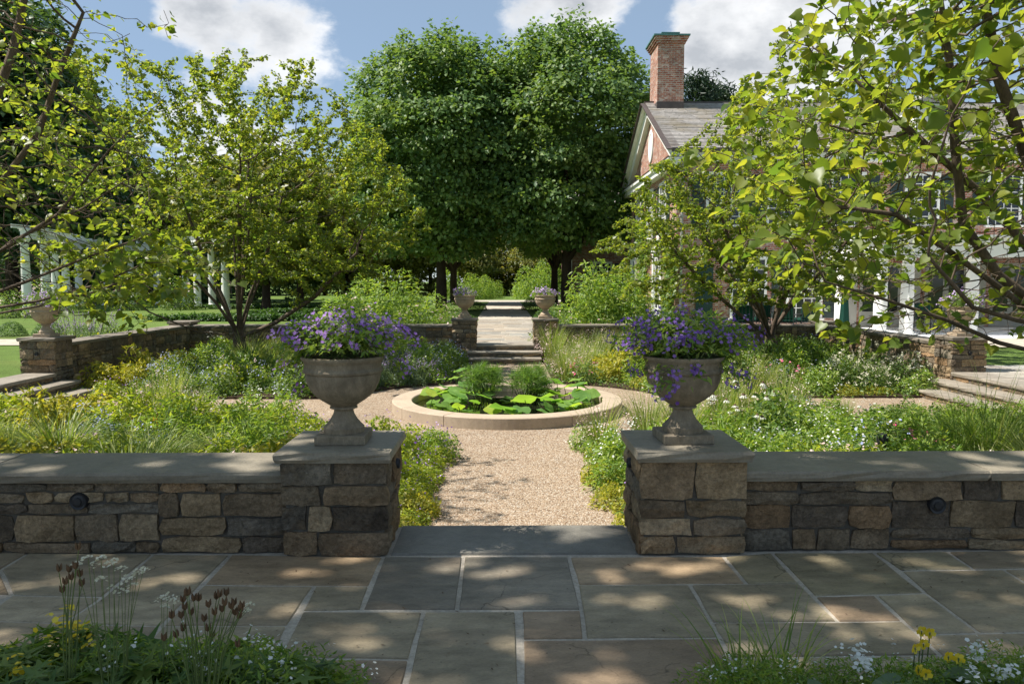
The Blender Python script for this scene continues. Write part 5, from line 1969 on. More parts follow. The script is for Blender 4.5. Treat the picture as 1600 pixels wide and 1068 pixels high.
def branch_mesh(name, N, P, r, mat, k=6):
    n = len(N)
    has = P >= 0
    d = np.zeros((n, 3))
    d[has] = nrm(N[has] - N[P[has]])
    d[~has] = [0, 0, 1]
    # the main child continues its parent's ring; side shoots start with their own
    main = {}
    for i in range(n):
        p = P[i]
        if p >= 0 and (p not in main or r[i] > r[main[p]]):
            main[p] = i
    dd = d.copy()
    for p, c in main.items():
        dd[p] = d[p] + d[c] if P[p] >= 0 else d[c]
    dd = nrm(dd)
    ref = np.tile(np.array([[.31, .93, .2]]), (n, 1))

    def ring(C, D, rad):
        x = nrm(np.cross(D, ref[:len(C)]))
        y = np.cross(x, D)
        out = []
        for j in range(k):
            a = 2 * math.pi * j / k
            out.append(C + (x * math.cos(a) - y * math.sin(a)) * rad[:, None])
        return np.stack(out, 1).reshape(-1, 3)
    V = [ring(N, dd, r)]
    off = n * k
    side = np.array([i for i in range(n) if P[i] >= 0 and main[P[i]] != i], int)
    if len(side):
        V.append(ring(N[P[side]], d[side], r[side] * 1.15))
    start = np.zeros(n, int)
    for i in range(n):
        if P[i] >= 0:
            start[i] = P[i] * k
    for q, i in enumerate(side):
        start[i] = off + q * k
    ii = np.nonzero(has)[0]
    F = np.array([(j, (j + 1) % k) for j in range(k)])
    A = start[ii][:, None] + F[None, :, 0]
    B = start[ii][:, None] + F[None, :, 1]
    C = (ii * k)[:, None] + F[None, :, 1]
    E = (ii * k)[:, None] + F[None, :, 0]
    Q = np.stack([A, B, C, E], 2).reshape(-1, 4)
    return mesh_np(name, np.concatenate(V), Q, mat, smooth=True)


def clumped(rg, n, centre, rad, lo=.25, clusters=60, spread=.55, zmin=None, shape=None):
    """points gathered in tufts inside an ellipsoid"""
    C = []
    while len(C) < clusters:
        d = nrm(rg.normal(size=3))
        f = lo + (1 - lo) * rg.random() ** .5
        p = d * f
        if shape is not None and not shape(p):
            continue
        C.append(p * np.array(rad) + np.array(centre))
    C = np.asarray(C)
    A = C[rg.integers(clusters, size=n)] + rg.normal(size=(n, 3)) * spread
    if zmin is not None:
        A = A[A[:, 2] > zmin]
    return A


def chain(pts, step):
    """a polyline resampled into nodes"""
    out = [np.array(pts[0], float)]
    for a, b in zip(pts[:-1], pts[1:]):
        a, b = np.array(a, float), np.array(b, float)
        L = np.linalg.norm(b - a)
        k = max(1, int(L / step))
        for i in range(1, k + 1):
            out.append(a + (b - a) * i / k)
    return out


def redbud(label, base, seed, limbs, att, leaf_size, per, trunk_r, tmpl, single=0, keep=None, tip=.0035, step=.17, bare=None, group="redbud trees at the garden's inner corners", di=1.6, dk=.34, twig_n=5):
    """a spreading small tree; limbs are polylines starting on the trunk; `single` largest-looking leaves become parts"""
    rg = np.random.default_rng(seed)
    nodes, par = [], []
    for li, l in enumerate(limbs):
        c = chain(l, step)
        if li == 0:
            nodes += c
            par += [-1] + list(range(len(c) - 1))
        else:
            # joins the nearest node already there
            j = int(np.argmin(np.linalg.norm(np.asarray(nodes) - c[0], axis=1)))
            b = len(nodes)
            nodes += c[1:]
            par += [j] + list(range(b, b + len(c) - 2))
    c = np.asarray(nodes)
    N, P = colonize(att, nodes, par, step, di, dk, rg, trop=(0, 0, .06))
    # limbs must point back at lower indices
    r, cnt = radii(P, tip, trunk_r)
    t = thing("redbud_tree", label, "tree", base, group=group)
    b = np.array(base)
    put("trunk", branch_mesh("redbud_branches", N - b, P, r, M["bark"]), t)
    twig = np.nonzero((cnt <= twig_n) & (N[:, 2] > base[2] + 1.0))[0]
    if bare is not None:
        twig = np.array([i for i in twig if not bare(N[i], rg)], int)
    L = np.repeat(twig, per)
    n = len(L)
    dirv = np.zeros((len(N), 3))
    hp = P >= 0
    dirv[hp] = nrm(N[hp] - N[P[hp]])
    out = dirv[L]
    hor = rg.normal(size=(n, 3)) * [1, 1, .25]
    offs = nrm(hor) * (.03 + .05 * rg.random((n, 1)))
    pos = N[L] - out * (rg.random((n, 1)) * step) + offs
    if keep is not None:
        kk = keep(pos, rg)
        pos, out, offs, n = pos[kk], out[kk], offs[kk], int(kk.sum())
    tipd = nrm(offs) * .9 + out * .5 + np.array([0, 0, -.45]) + rg.normal(size=(n, 3)) * .3
    nor = np.array([0, 0, 1.0]) + rg.normal(size=(n, 3)) * .55 + nrm(offs) * .35
    FR = frames(nor, tipd)
    S = leaf_size * (.55 + .9 * rg.random(n) ** 1.3)
    tint = np.clip(rg.random(n) * .75 + .25 * rg.random(n), 0, 1)
    rest = np.ones(n, bool)
    if single:
        dist = np.linalg.norm(pos - np.array(cam.location), axis=1)
        inview = np.array([(-20 < q[0] < 1620 and -20 < q[1] < 1080) for q in (to_px(p) for p in pos)])
        order = np.argsort(np.where(inview, dist / S, 1e9))[:single]
        variants = []
        for v in range(6):
            me = mesh_np("redbud_leaf", HEART_V * [1, 1, .6 + .25 * v], [HEART_Q, HEART_T], M["redbud"], np.full(6, (v + .5) / 6))
            variants.append(me)
        for i in order:
            o = bpy.data.objects.new("leaf", variants[int(tint[i] * 5.99)])
            COL.objects.link(o)
            o.parent = t
            mt = Matrix([[FR[i][a][c_] * S[i] for c_ in range(3)] + [pos[i][a] - b[a]] for a in range(3)] + [[0, 0, 0, 1]])
            o.matrix_local = mt
        rest[order] = False
    if tmpl == "heart":
        V, F1 = scatter(HEART_V, HEART_Q, pos[rest] - b, FR[rest], S[rest])
        m = int(rest.sum())
        F2 = (HEART_T[None] + (np.arange(m) * 11)[:, None, None]).reshape(-1, 3)
        me = mesh_np("redbud_foliage", V, [F1, F2], M["redbud"], np.concatenate([np.repeat(tint[rest], 4), np.repeat(tint[rest], 2)]))
    else:
        V, F = scatter(tmpl[0], tmpl[1], pos[rest] - b, FR[rest], S[rest])
        me = mesh_np("redbud_foliage", V, F, M["redbud"], np.repeat(tint[rest], len(tmpl[1])))
    put("crown", me, t, kind="stuff" if single else None)
    return t, len(N), n


def vase(base, rg, n_limb, spread, height, fork=.9, lean=(0, 0)):
    """trunk and limbs of a low-forking spreading tree"""
    b = np.array(base, float)
    top = b + [lean[0] * .3, lean[1] * .3, fork]
    limbs = [[b, b + [.02, -.01, fork * .5], top]]
    for i in range(n_limb):
        a = i * 2 * math.pi / n_limb + rg.normal() * .25
        s = spread * (.45 + .55 * rg.random())
        st = b + [0, 0, fork * (.72 + .28 * rg.random())]
        d = np.array([math.cos(a), math.sin(a), 0])
        h = height * (.75 + .35 * rg.random())
        limbs.append([st, st + d * s * .22 + [0, 0, h * .28], st + d * s * .55 + [0, 0, h * .6], st + d * s * .85 + [0, 0, h]])
    return limbs


# crown outlines of the garden trees, as seen from the entrance
FR_OUT = [(900, 400), (965, 335), (1000, 270), (1040, 232), (1075, 205), (1110, 185), (1140, 125), (1190, 95), (1225, 30), (1260, -200), (3000, -900)]
FL_OUT = [(-2000, -900), (180, 60), (250, 85), (330, 70), (385, 38), (430, 75), (500, 88), (520, 160), (590, 190), (640, 270), (672, 330), (680, 420), (700, 1200)]


def below(P, line):
    xs, ys = [q[0] for q in line], [q[1] for q in line]
    out = []
    for p in P:
        x, y = to_px(p)
        out.append(y > np.interp(x, xs, ys))
    return np.array(out, bool)


def OUT(att, line):
    return att[below(att, line)]


# --- the far pair of redbuds
BFL = (-6.2, 18.0, GZ)
rg = np.random.default_rng(31)
lim = vase(BFL, rg, 9, 2.7, 3.4, 1.0)
lim.append([(-6.2, 18, .35), (-5.2, 17.6, .75), (-4.2, 17.2, 1.35), (-3.2, 16.9, 2.3)])
lim.append([(-6.2, 18, .4), (-7.0, 17.5, .55), (-7.9, 17.2, 1.0), (-8.8, 17.0, 1.8)])
att = np.concatenate([clumped(rg, 3600, (-6.15, 18, 4.0), (4.5, 3.8, 3.5), .2, 150, .42, zmin=1.6),
                      clumped(rg, 700, (-3.2, 17.3, 3.0), (1.7, 1.5, 1.5), .2, 28, .35, zmin=1.3)])
q1 = redbud("spreading redbud tree at the far left inner corner of the garden", BFL, 41, lim, OUT(att, FL_OUT),   .059, 21, .155, (LEAF4_V * [1.25, 1, 1], LEAF4_F))
BFR = (6.3, 18.0, GZ)
rg = np.random.default_rng(32)
lim = vase(BFR, rg, 9, 2.6, 3.2, 1.0)
lim.append([(6.3, 18, .35), (5.4, 17.4, .9), (4.5, 17.1, 1.6), (3.7, 16.9, 2.4)])
att = np.concatenate([clumped(rg, 3400, (6.0, 17.8, 3.5), (4.1, 3.6, 3.0), .2, 140, .42, zmin=1.1),
                      clumped(rg, 700, (3.9, 17.0, 2.6), (1.3, 1.4, 1.4), .2, 28, .35, zmin=.9)])
q2 = redbud("spreading redbud tree at the far right inner corner, in front of the house", BFR, 42, lim, OUT(att, FR_OUT),   .059, 21, .15, (LEAF4_V * [1.25, 1, 1], LEAF4_F), keep=lambda p, rg: below(p, FR_OUT))

# --- the near pair, trunks outside the frame
BNR = (6.35, 7.7, GZ)
rg = np.random.default_rng(33)
b = BNR
L_ = lambda *p: [aty(x, y, Y) for x, y, Y in p]
lim = [[b, (6.33, 7.7, .1), (6.3, 7.65, .55)],
       [(6.3, 7.65, .5)] + L_((1660, 560, 7.4), (1560, 535, 7.1), (1480, 500, 6.8), (1390, 470, 6.6), (1290, 440, 6.5)),
       [(6.3, 7.65, .5)] + L_((1650, 520, 7.5), (1570, 455, 7.3), (1480, 390, 7.1), (1400, 335, 6.9), (1290, 320, 6.8)),
       [(6.3, 7.65, .5)] + L_((1680, 520, 7.6), (1560, 430, 7.5), (1505, 350, 7.4), (1492, 230, 7.3), (1485, 110, 7.2), (1470, 0, 7.1)),
       [(6.3, 7.65, .5)] + L_((1690, 500, 7.7), (1600, 380, 7.7), (1530, 300, 7.6), (1440, 220, 7.5), (1350, 140, 7.4)),
       [(6.3, 7.65, .55)] + L_((1700, 440, 7.8), (1610, 260, 7.8), (1560, 120, 7.7), (1530, -40, 7.6)),
       [(6.3, 7.65, .5)] + L_((1700, 520, 7.2), (1590, 500, 6.6), (1520, 480, 6.2), (1450, 400, 6.0)),
       [(6.3, 7.65, .55), (7.2, 7.9, 1.6), (8.0, 8.2, 3.0), (8.6, 8.3, 4.2)], [(6.3, 7.65, .55), (6.6, 8.7, 1.7), (6.8, 9.8, 3.2)], [(6.3, 7.65, .55), (6.6, 6.8, 1.7), (6.9, 6.0, 3.0)]]
att = np.concatenate([clumped(rg, 5200, (5.9, 7.8, 3.6), (4.0, 3.1, 3.1), .15, 190, .34, zmin=.85),
                      clumped(rg, 1300, (3.9, 7.0, 3.0), (1.7, 1.6, 1.9), .15, 50, .3, zmin=1.0)])
att3 = OUT(att[att[:, 1] > 4.7], FR_OUT)
lim3 = lim

BNL = (-6.2, 7.7, GZ)
rg = np.random.default_rng(34)
lim = [[BNL, (-6.2, 7.7, .1), (-6.15, 7.65, .55)],
       [(-6.15, 7.65, .5)] + L_((-60, 490, 7.3), (60, 470, 7.0), (150, 445, 6.7), (230, 410, 6.5)),
       [(-6.15, 7.65, .5)] + L_((-90, 470, 7.5), (0, 392, 7.3), (90, 335, 7.1), (170, 235, 6.9), (260, 150, 6.7)),
       [(-6.15, 7.65, .5)] + L_((-80, 460, 7.6), (20, 375, 7.5), (130, 325, 7.3), (230, 260, 7.2)),
       [(-6.15, 7.65, .5)] + L_((-100, 420, 7.7), (-10, 300, 7.7), (60, 210, 7.6), (90, 120, 7.5), (130, 20, 7.5)),
       [(-6.15, 7.65, .55)] + L_((-120, 400, 7.8), (-30, 220, 7.9), (20, 80, 7.9), (50, -60, 7.9)),
       [(-6.15, 7.65, .5)] + L_((-70, 480, 7.0), (40, 440, 6.6), (140, 400, 6.3), (240, 365, 6.1)),
       [(-6.15, 7.65, .5)] + L_((-60, 500, 6.9), (60, 478, 6.5), (150, 455, 6.3), (215, 430, 6.15)),
       [(-6.15, 7.65, .55), (-7.2, 7.9, 1.6), (-8.2, 8.2, 3.0)], [(-6.15, 7.65, .55), (-6.5, 8.7, 1.7), (-6.8, 9.8, 3.2)], [(-6.15, 7.65, .55), (-6.6, 6.8, 1.7), (-6.9, 6.0, 3.0)]]
att = np.concatenate([clumped(rg, 3600, (-6.0, 7.7, 3.7), (3.4, 2.8, 2.9), .15, 140, .36, zmin=1.2),
                      clumped(rg, 450, (-3.9, 7.0, 2.4), (1.0, 1.0, 1.0), .2, 14, .25, zmin=1.1),
                      np.array([-2.95, 6.15, 1.74]) + rg.normal(size=(170, 3)) * [.3, .25, .17]])
att = att[(att[:, 1] > 4.9) & ~((att[:, 0] > -3.7) & (att[:, 2] > 3.0))]


def nr_keep(p, rg):
    k = np.ones(len(p))
    for i, q in enumerate(p):
        x, y = to_px(q)
        if x > 1340 and y > 380:
            k[i] = .14
        elif x > 1400 and y > 150:
            k[i] = .34
        elif x > 1250 and y > 330:
            k[i] = .45
        else:
            k[i] = .62
        if y > 555:
            k[i] = 0
    return (rg.random(len(p)) < k) & below(p, FR_OUT)


def nl_keep(p, rg):
    k = np.full(len(p), .2)
    for i, q in enumerate(p):
        x, y = to_px(q)
        if abs(q[0] + 2.95) < .6 and q[2] < 2.2:
            k[i] = 1.0
        elif x < 215 and 300 < y < 520:
            k[i] = .05
        elif x > 150 and y < 330:
            k[i] = .24
    return rg.random(len(p)) < k


q3 = redbud("near right redbud tree reaching into the picture with large heart-shaped leaves", BNR, 43, lim3, att3, .105, 4, .15, "heart", single=300, keep=nr_keep, step=.14, di=1.3, dk=.2, tip=.0028, twig_n=4)
q4 = redbud("near left redbud tree with bare twigs and thin foliage, trunk beyond the frame", BNL, 44, lim, att, .06, 10, .10, "heart", single=300, keep=nl_keep, step=.14, di=1.3, dk=.2, tip=.0028, twig_n=4)
print("redbuds", q1[1:], q2[1:], q3[1:], q4[1:])


# --- shade trees beside the patio, above and beside the camera: they cast its dappled shade
def shade_tree(label, base, seed, centre, rad, n):
    rg = np.random.default_rng(seed)
    lim = vase(base, rg, 8, 4.5, 5.5, 6.0)
    att = clumped(rg, n, centre, rad, .1, 150, .5, zmin=9.0)
    return redbud(label, base, seed + 1, lim, att,   .20, 4, .26, (LEAF4_V * [1.25, 1, 1], LEAF4_F), group="shade trees beside the patio", di=3.0, dk=.4, step=.25, twig_n=6)


s1 = shade_tree("tall shade tree left of the patio, outside the frame", (-9.5, 2.6, 0), 51, (-7.7, 2.9, 12), (6.8, 2.05, 2.2), 3300)
print("shade", s1[1:])


# --- dense crowns built of leaf tufts
def tuft_crown(name, seed, mat, tufts, per, centre, rad, leaf, tuft_r, shape=None, sprigs=0, inner=.55, bumps=14, amp=.25, width=.95):
    rg = np.random.default_rng(seed)
    d = nrm(rg.normal(size=(tufts, 3)))
    f = inner + (1 - inner) * rg.random(tufts) ** .45
    bc = nrm(rg.normal(size=(bumps, 3)))
    l = 1 - amp + amp * 1.3 * np.exp(7 * (d @ bc.T - 1)).max(1)
    T = d * (f * l)[:, None]
    if shape is not None:
        T = shape(T)
    T = T * np.array(rad) + np.array(centre)
    if sprigs:
        a = rg.random(sprigs) * 6.28
        rr = np.sqrt(rg.random(sprigs)) * .85
        S = np.stack([np.cos(a) * rr, np.sin(a) * rr, np.sqrt(np.maximum(0, 1 - rr ** 2)) * .98], 1)
        if shape is not None:
            S = shape(S)
        T = np.concatenate([T, S * np.array(rad) + np.array(centre)])
        d = np.concatenate([d, nrm(S + [0, 0, .6])])
    k = len(T)
    h = hemi(rg, k * per, -.35).reshape(k, per, 3)
    sc = np.full(k, tuft_r) * (.65 + .7 * rg.random(k))
    st = np.ones((k, 3)) * [1, 1, .62]
    if sprigs:
        st[-sprigs:] = [.42, .42, 1.5]
    P = T[:, None] + h * (sc[:, None, None] * (.55 + .45 * rg.random((k, per, 1)))) * st[:, None]
    P = P.reshape(-1, 3)
    out = (nrm(np.repeat(d, per, 0)) * .45 + h.reshape(-1, 3) * .7)
    V, F, t = leaves(rg, P, out, leaf, up=.55, rand=.45, droop=-.3, width=width)
    tone = np.repeat(rg.random(k), per)
    t = np.clip(.55 * np.repeat(tone, 2) + .45 * t, 0, 1)
    return mesh_np(name, V, F, mat, t)


def trunk_mesh(name, h, r, mat, seed, limbs=6, reach=3.0, rise=3.0, z0=None):
    rg = random.Random(seed)
    mb = MB()
    mb.tube([(0, 0, -.1), (.02, 0, .25), (.05, .03, h * .6), (0, 0, h), (.05, .1, h + rise * 1.4)], [r * 1.5, r * 1.05, r * .9, r * .8, r * .15], mat, 12)
    for i in range(limbs):
        a = i * 6.283 / limbs + rg.uniform(-.3, .3)
        z = (z0 or h * .75) + rg.uniform(0, h * .5)
        q = rg.uniform(.7, 1.1)
        mb.tube([(0, 0, z), (math.cos(a) * reach * .3 * q, math.sin(a) * reach * .3 * q, z + rise * .25), (math.cos(a) * reach * q, math.sin(a) * reach * q, z + rise * q)], [r * .55, r * .38, r * .08], mat, 7)
    return mb.mesh(name)


def egg(T):
    z = T[:, 2:3]
    w = np.where(z > 0, 1 - .30 * z ** 2, 1 - .10 * z ** 2)
    return np.concatenate([T[:, :2] * w, z], 1)


def barrel(T):
    z = T[:, 2:3]
    w = np.where(z > 0, 1.08 - .12 * z ** 2, 1.08 - .05 * z ** 2)
    p = nrm(T)
    k = 1 / (np.abs(p) ** 2.7).sum(1, keepdims=True) ** (1 / 2.7)
    return T * (.35 + .65 * k) * np.concatenate([w, w, np.ones_like(w)], 1)


mc = [tuft_crown("maple_crown", 61, M["maple"], 760, 78, (0, 0, 7.75), (4.3, 4.3, 5.3), .235, 1.0, barrel, 60, bumps=34, amp=.34),
      tuft_crown("maple_crown_b", 62, M["maple"], 760, 78, (0, 0, 7.95), (4.5, 4.4, 5.6), .235, 1.0, barrel, 60, bumps=34, amp=.34)]
mt = trunk_mesh("maple_trunk", 3.0, .30, M["bark_dark"], 63, 7, 3.0, 4.0)
for (x, y, k, lab, rz, sc) in ((-3.35, 41, 0, "big dense round-crowned maple left of the upper path", 0.3, 1.0), (3.35, 41, 1, "big dense round-crowned maple right of the upper path, beside the house", 1.2, 1.0),
                               (-3.6, 56, 1, "farther maple left of the path, mostly hidden behind the front one", 2.5, .92), (3.7, 56, 0, "farther maple right of the path, mostly hidden behind the front one", 4.0, .92)):
    t = thing("maple_tree", lab, "tree", (x, y, 0), rz, "maples lining the upper path")
    t.scale = (sc,) * 3
    put("trunk", mt, t)
    put("crown", mc[k], t, (0, 0, 1.3 if y > 50 else .35))

bt = [tuft_crown("broadleaf_crown", 71, M["midtree"], 260, 46, (0, 0, 4.3), (3.6, 3.6, 2.9), .26, .8, None, 14, inner=.4),
      tuft_crown("dark_crown", 72, M["darktree"], 520, 56, (0, 0, 11), (6.0, 6.0, 9.0), .40, 1.5, egg, 26, inner=.45, amp=.35),
      tuft_crown("wood_crown", 73, M["midtree"], 300, 50, (0, 0, 7), (4.5, 4.5, 5.5), .36, 1.25, egg, 14, inner=.45, amp=.35)]
bk = [trunk_mesh("orchard_trunk", 1.8, .20, M["bark_dark"], 74, 6, 2.4, 2.0), trunk_mesh("dark_trunk", 5, .4, M["bark_dark"], 75, 7, 3.5, 5.0), trunk_mesh("wood_trunk", 3, .26, M["bark_dark"], 76, 6, 2.6, 3.5)]


def bgtree(k, x, y, label, sc=1.0, rz=0.0, group=None, name=None, sz=1.0):
    t = thing(name or ("orchard_tree", "dark_tree", "woodland_tree")[k], label, "tree", (x, y, -.03), rz, group)
    t.scale = (sc, sc, sc * sz)
    put("trunk", bk[k], t)
    put("crown", bt[k], t)
    return t


# lawn trees seen under the left redbud
for (px_, Y, sc, rz, lab) in ((415, 44, 1.25, .4, "dull golden-green lawn tree with a dark trunk, nearest behind the left redbud"), (470, 58, 1.3, 2.0, "lawn tree with golden-green crown, second from the left redbud"),
                              (545, 62, 1.45, 3.6, "bronze-green lawn tree beside the big left maple"), (330, 66, 1.5, 1.3, "lawn tree standing right of the white pergola")):
    bgtree(0, aty(px_, 470, Y).x, Y, lab, sc, rz, "trees on the lawn")
# tall dark trees at the left, behind the pergola
for (px_, Y, sc, rz, lab) in ((20, 58, 1.15, .2, "tall dark tree at the far left edge behind the pergola"), (-60, 52, 1.1, 1.9, "tall dark tree standing leftmost, partly out of the picture"),
                              (110, 74, 1.05, 3.0, "tall dark tree just behind the pergola's left end"), (190, 84, .85, 4.1, "dark tree rising behind the middle of the pergola")):
    bgtree(1, aty(px_, 470, Y).x, Y, lab, sc, rz, "tall dark trees at the left")
# woodland beyond the lawn
wr = random.Random(17)
i = 0
for Y, xs in ((92, range(-78, -6, 7)), (108, range(-84, 34, 8))):
    for x in xs:
        k = 1 if wr.random() < .4 else 2
        bgtree(k, x + wr.uniform(-2, 2), Y + wr.uniform(-4, 4), "woodland tree in the treeline closing the view beyond the lawn", (.62 if k == 1 else .95) * wr.uniform(.8, 1.15), wr.uniform(0, 6.28), "woodland trees beyond the lawn", "woodland_tree")
# pale shrubby trees at the end of the upper path
for (px_, Y, sc, rz, lab) in ((742, 86, .85, .3, "light green small tree at the end of the path, left side"), (790, 92, 1.05, 1.5, "olive-brown small tree closing the end of the path"), (842, 87, .9, 2.8, "light green small tree at the end of the path, right side"),
                              (872, 90, .9, 4.0, "small tree seen between the two right-hand maple trunks")):
    bgtree(0, aty(px_, 470, Y).x, Y, lab, sc, rz, "small trees at the path's end")
for i, (px_, Y, k_) in enumerate(((738, 71, 2.7), (757, 73, 2.3), (772, 76, 2.0), (815, 75, 2.0), (832, 72, 2.6), (856, 74, 2.4), (700, 74, 2.6))):
    plant("tall", (aty(px_, 470, Y).x, Y, -.03), "", k_, group="sunlit shrubs at the path's end", label="light green shrub in the sun at the far end of the upper path")
# dark hedge under the distant trees
for i, (x, y) in enumerate(((-62, 84), (-34, 88), (-8, 90), (16, 92))):
    t = thing("woodland_undergrowth", "dark band of undergrowth under the distant woodland", "undergrowth", (x, y, 0), kind="stuff")
    put("foliage", tuft_crown("undergrowth", 81 + i, M["midtree"] if i > 1 else M["darktree"], 300, 40, (0, 0, 2.0), (19, 1.6, 3.0), .4, 1.0, None, 0, inner=.1, amp=.1), t, kind="stuff")
# low clipped hedge lines on the lawn
for (x0, x1, y, lab) in ((-16, -7, 33, "low clipped hedge line on the lawn, nearer one"), (-19, -8, 47, "low clipped hedge line on the lawn, farther one"), (-13, -7.5, 38.5, "short low hedge on the lawn between the longer ones")):
    t = thing("low_hedge", lab, "hedge", ((x0 + x1) / 2, y, 0))
    put("foliage", tuft_crown("low_hedge", int(y), M["hedge"], 320, 34, (0, 0, .1), ((x1 - x0) / 2, .3, .16), .1, .16, None, 0, inner=.1, amp=.1), t)

# pines behind the house
pn = []
for s in (91, 92):
    rg = np.random.default_rng(s)
    k, per = 150, 70
    z = 4 + 13 * rg.random(k)
    a = rg.random(k) * 6.28
    rr = (17.6 - z) * .30 * (.35 + .65 * rg.random(k))
    T = np.stack([np.cos(a) * rr, np.sin(a) * rr, z], 1)
    P = (T[:, None] + rg.normal(size=(k, per, 3)) * [.7, .7, .22]).reshape(-1, 3)
    V, F, ti = leaves(rg, P, rg.normal(size=P.shape), .38, up=.4, rand=.6, width=.4)
    pn.append(mesh_np("pine_crown", V, F, M["needle"], ti))
pt = trunk_mesh("pine_trunk", 13, .3, M["bark_dark"], 93, 9, 2.2, 1.0, 7)
for (px_, Y, k, sc, lab) in ((1085, 50, 0, .86, "dark pine rising behind the roof beside the chimney"), (1118, 52, 1, .84, "dark pine behind the roof, right of the other one"), (1400, 56, 0, .85, "dark pine behind the house roof towards the dormer")):
    t = thing("pine_tree", lab, "tree", (aty(px_, 400, Y).x, Y, 0), px_, "pines behind the house")
    t.scale = (sc,) * 3
    put("trunk", pt, t)
    put("crown", pn[k], t)

# ================================================================== THE HOUSE
HXW, HYS, HYN = 6.25, 28.0, 38.0      # left gable wall, front wall, back wall
HXE, EAVE, RIDGE = 34.0, 6.35, 9.15
house = thing("brick_house", "large old brick house with slate roof, chimney and white porch at the right", "house", (HXW, HYS, 0))
mb = MB()
YM = (HYS + HYN) / 2
mb.add([(HXW, HYS, 0), (HXE, HYS, 0), (HXE, HYN, 0), (HXW, HYN, 0), (HXW, HYS, EAVE), (HXE, HYS, EAVE), (HXE, HYN, EAVE), (HXW, HYN, EAVE), (HXW, YM, RIDGE - .12), (HXE, YM, RIDGE - .12)],
       [(0, 1, 5, 4), (1, 2, 6, 9, 5), (2, 3, 7, 6), (3, 0, 4, 8, 7)], M["brick"])
mb.build("wall", house)


def slate_roof(name, parent, x0, x1, ye, yr, ze, zr, rg, mat="slate", course=.17):
    """courses of slates, each row lapping the one below, each slate a little uneven"""
    mb = MB()
    e0, e1 = Vector((0, ye, ze)), Vector((0, yr, zr))
    L = (e1 - e0).length
    d = (e1 - e0).normalized()
    nv = Vector((0, -d.z, d.y))
    if nv.z < 0:
        nv = -nv
    k = int(L / course)
    for i in range(k):
        x = x0
        a = e0 + d * (L * i / k)
        b = e0 + d * (L * (i + 1) / k + .03)
        while x < x1:
            w = min(rg.uniform(.5, 1.1), x1 - x)
            j = rg.uniform(0, .014)
            p = [a + nv * (.03 + j), b + nv * (.006), a - nv * .005]
            q = .006
            vs = [(x + q, p[0].y, p[0].z), (x + w - q, p[0].y, p[0].z), (x + w - q, p[1].y, p[1].z), (x + q, p[1].y, p[1].z), (x + q, p[2].y, p[2].z), (x + w - q, p[2].y, p[2].z)]
            mb.add(vs, [(0, 1, 2, 3), (4, 5, 1, 0)], M[mat])
            x += w
    mb.add([(x0, e0.y, e0.z - .02), (x1, e0.y, e0.z - .02), (x1, e1.y, e1.z - .02), (x0, e1.y, e1.z - .02)], [(0, 1, 2, 3)], M[mat])
    return mb.build(name, parent)


rr_ = random.Random(2)
roof = slate_roof("roof", house, HXW - .30, HXE, HYS - .35, YM, EAVE + .02, RIDGE, rr_)
mb = MB()
mb.add([(HXW - .3, HYN + .35, EAVE), (HXE, HYN + .35, EAVE), (HXE, YM, RIDGE - .02), (HXW - .3, YM, RIDGE - .02)], [(0, 1, 2, 3)], M["slate"])
mb.build("back_roof", house)
mb = MB()
mb.box((HXW - .32, YM - .09, RIDGE - .03), (HXE, YM + .09, RIDGE + .05), M["copper"])
mb.build("ridge_cap", house)
# gable trim: raking boards, return cornice
mb = MB()
for s, ye in ((-1, HYS - .38), (1, HYN + .38)):
    a, b = Vector((HXW - .02, ye, EAVE - .12)), Vector((HXW - .02, YM, RIDGE - .16))
    dr = (b - a).normalized()
    up = Vector((0, -dr.z, dr.y)) if s < 0 else Vector((0, dr.z, -dr.y))
    if up.z < 0:
        up = -up
    mid = (a + b) / 2
    h = (b - a).length / 2
    mb.obox(mid - up * .16 + Vector((-.08, 0, 0)), dr * h, up * .2, Vector((.1, 0, 0)), M["white"])
    mb.obox(mid + up * .06 + Vector((-.16, 0, 0)), dr * h, up * .045, Vector((.2, 0, 0)), M["white"])
    mb.obox(mid + up * .12 + Vector((-.2, 0, 0)), dr * (h + .02), up * .018, Vector((.26, 0, 0)), M["copper"])
mb.build("rake_boards", house)
mb = MB()
mb.box((HXW - .32, HYS - .3, EAVE - .62), (HXW + .05, HYN + .3, EAVE - .40), M["white"])
mb.box((HXW - .40, HYS - .38, EAVE - .40), (HXW + .05, HYN + .38, EAVE - .28), M["white"])
mb.box((HXW - .42, HYS - .40, EAVE - .277), (HXW + .06, HYN + .40, EAVE - .25), M["copper"])
mb.build("gable_cornice", house)
mb = MB()
mb.box((HXW - .05, HYS - .30, EAVE - .42), (HXE, HYS + .02, EAVE - .1), M["white"])
mb.box((HXW - .28, HYS - .46, EAVE - .1), (HXE, HYS - .32, EAVE + .03), M["copper"])
mb.build("front_cornice", house)
# oval window in the gable
mb = MB()
prof = [(.30, .0), (.34, .03), (.44, .03), (.46, .0)]
mb.lathe(prof, M["white"], 28)
me = mb.mesh("oval_frame")
o = put("oval_window", me, house, Vector((HXW - .02, YM, 7.35)) - house.location, rot=(0, -math.pi / 2, 0))
o.scale = (1.5, 1, 1)
mb = MB()
mb.lathe([(0, .012), (.31, .012)], M["white"], 28)
put("pane", mb.mesh("oval_pane"), o)


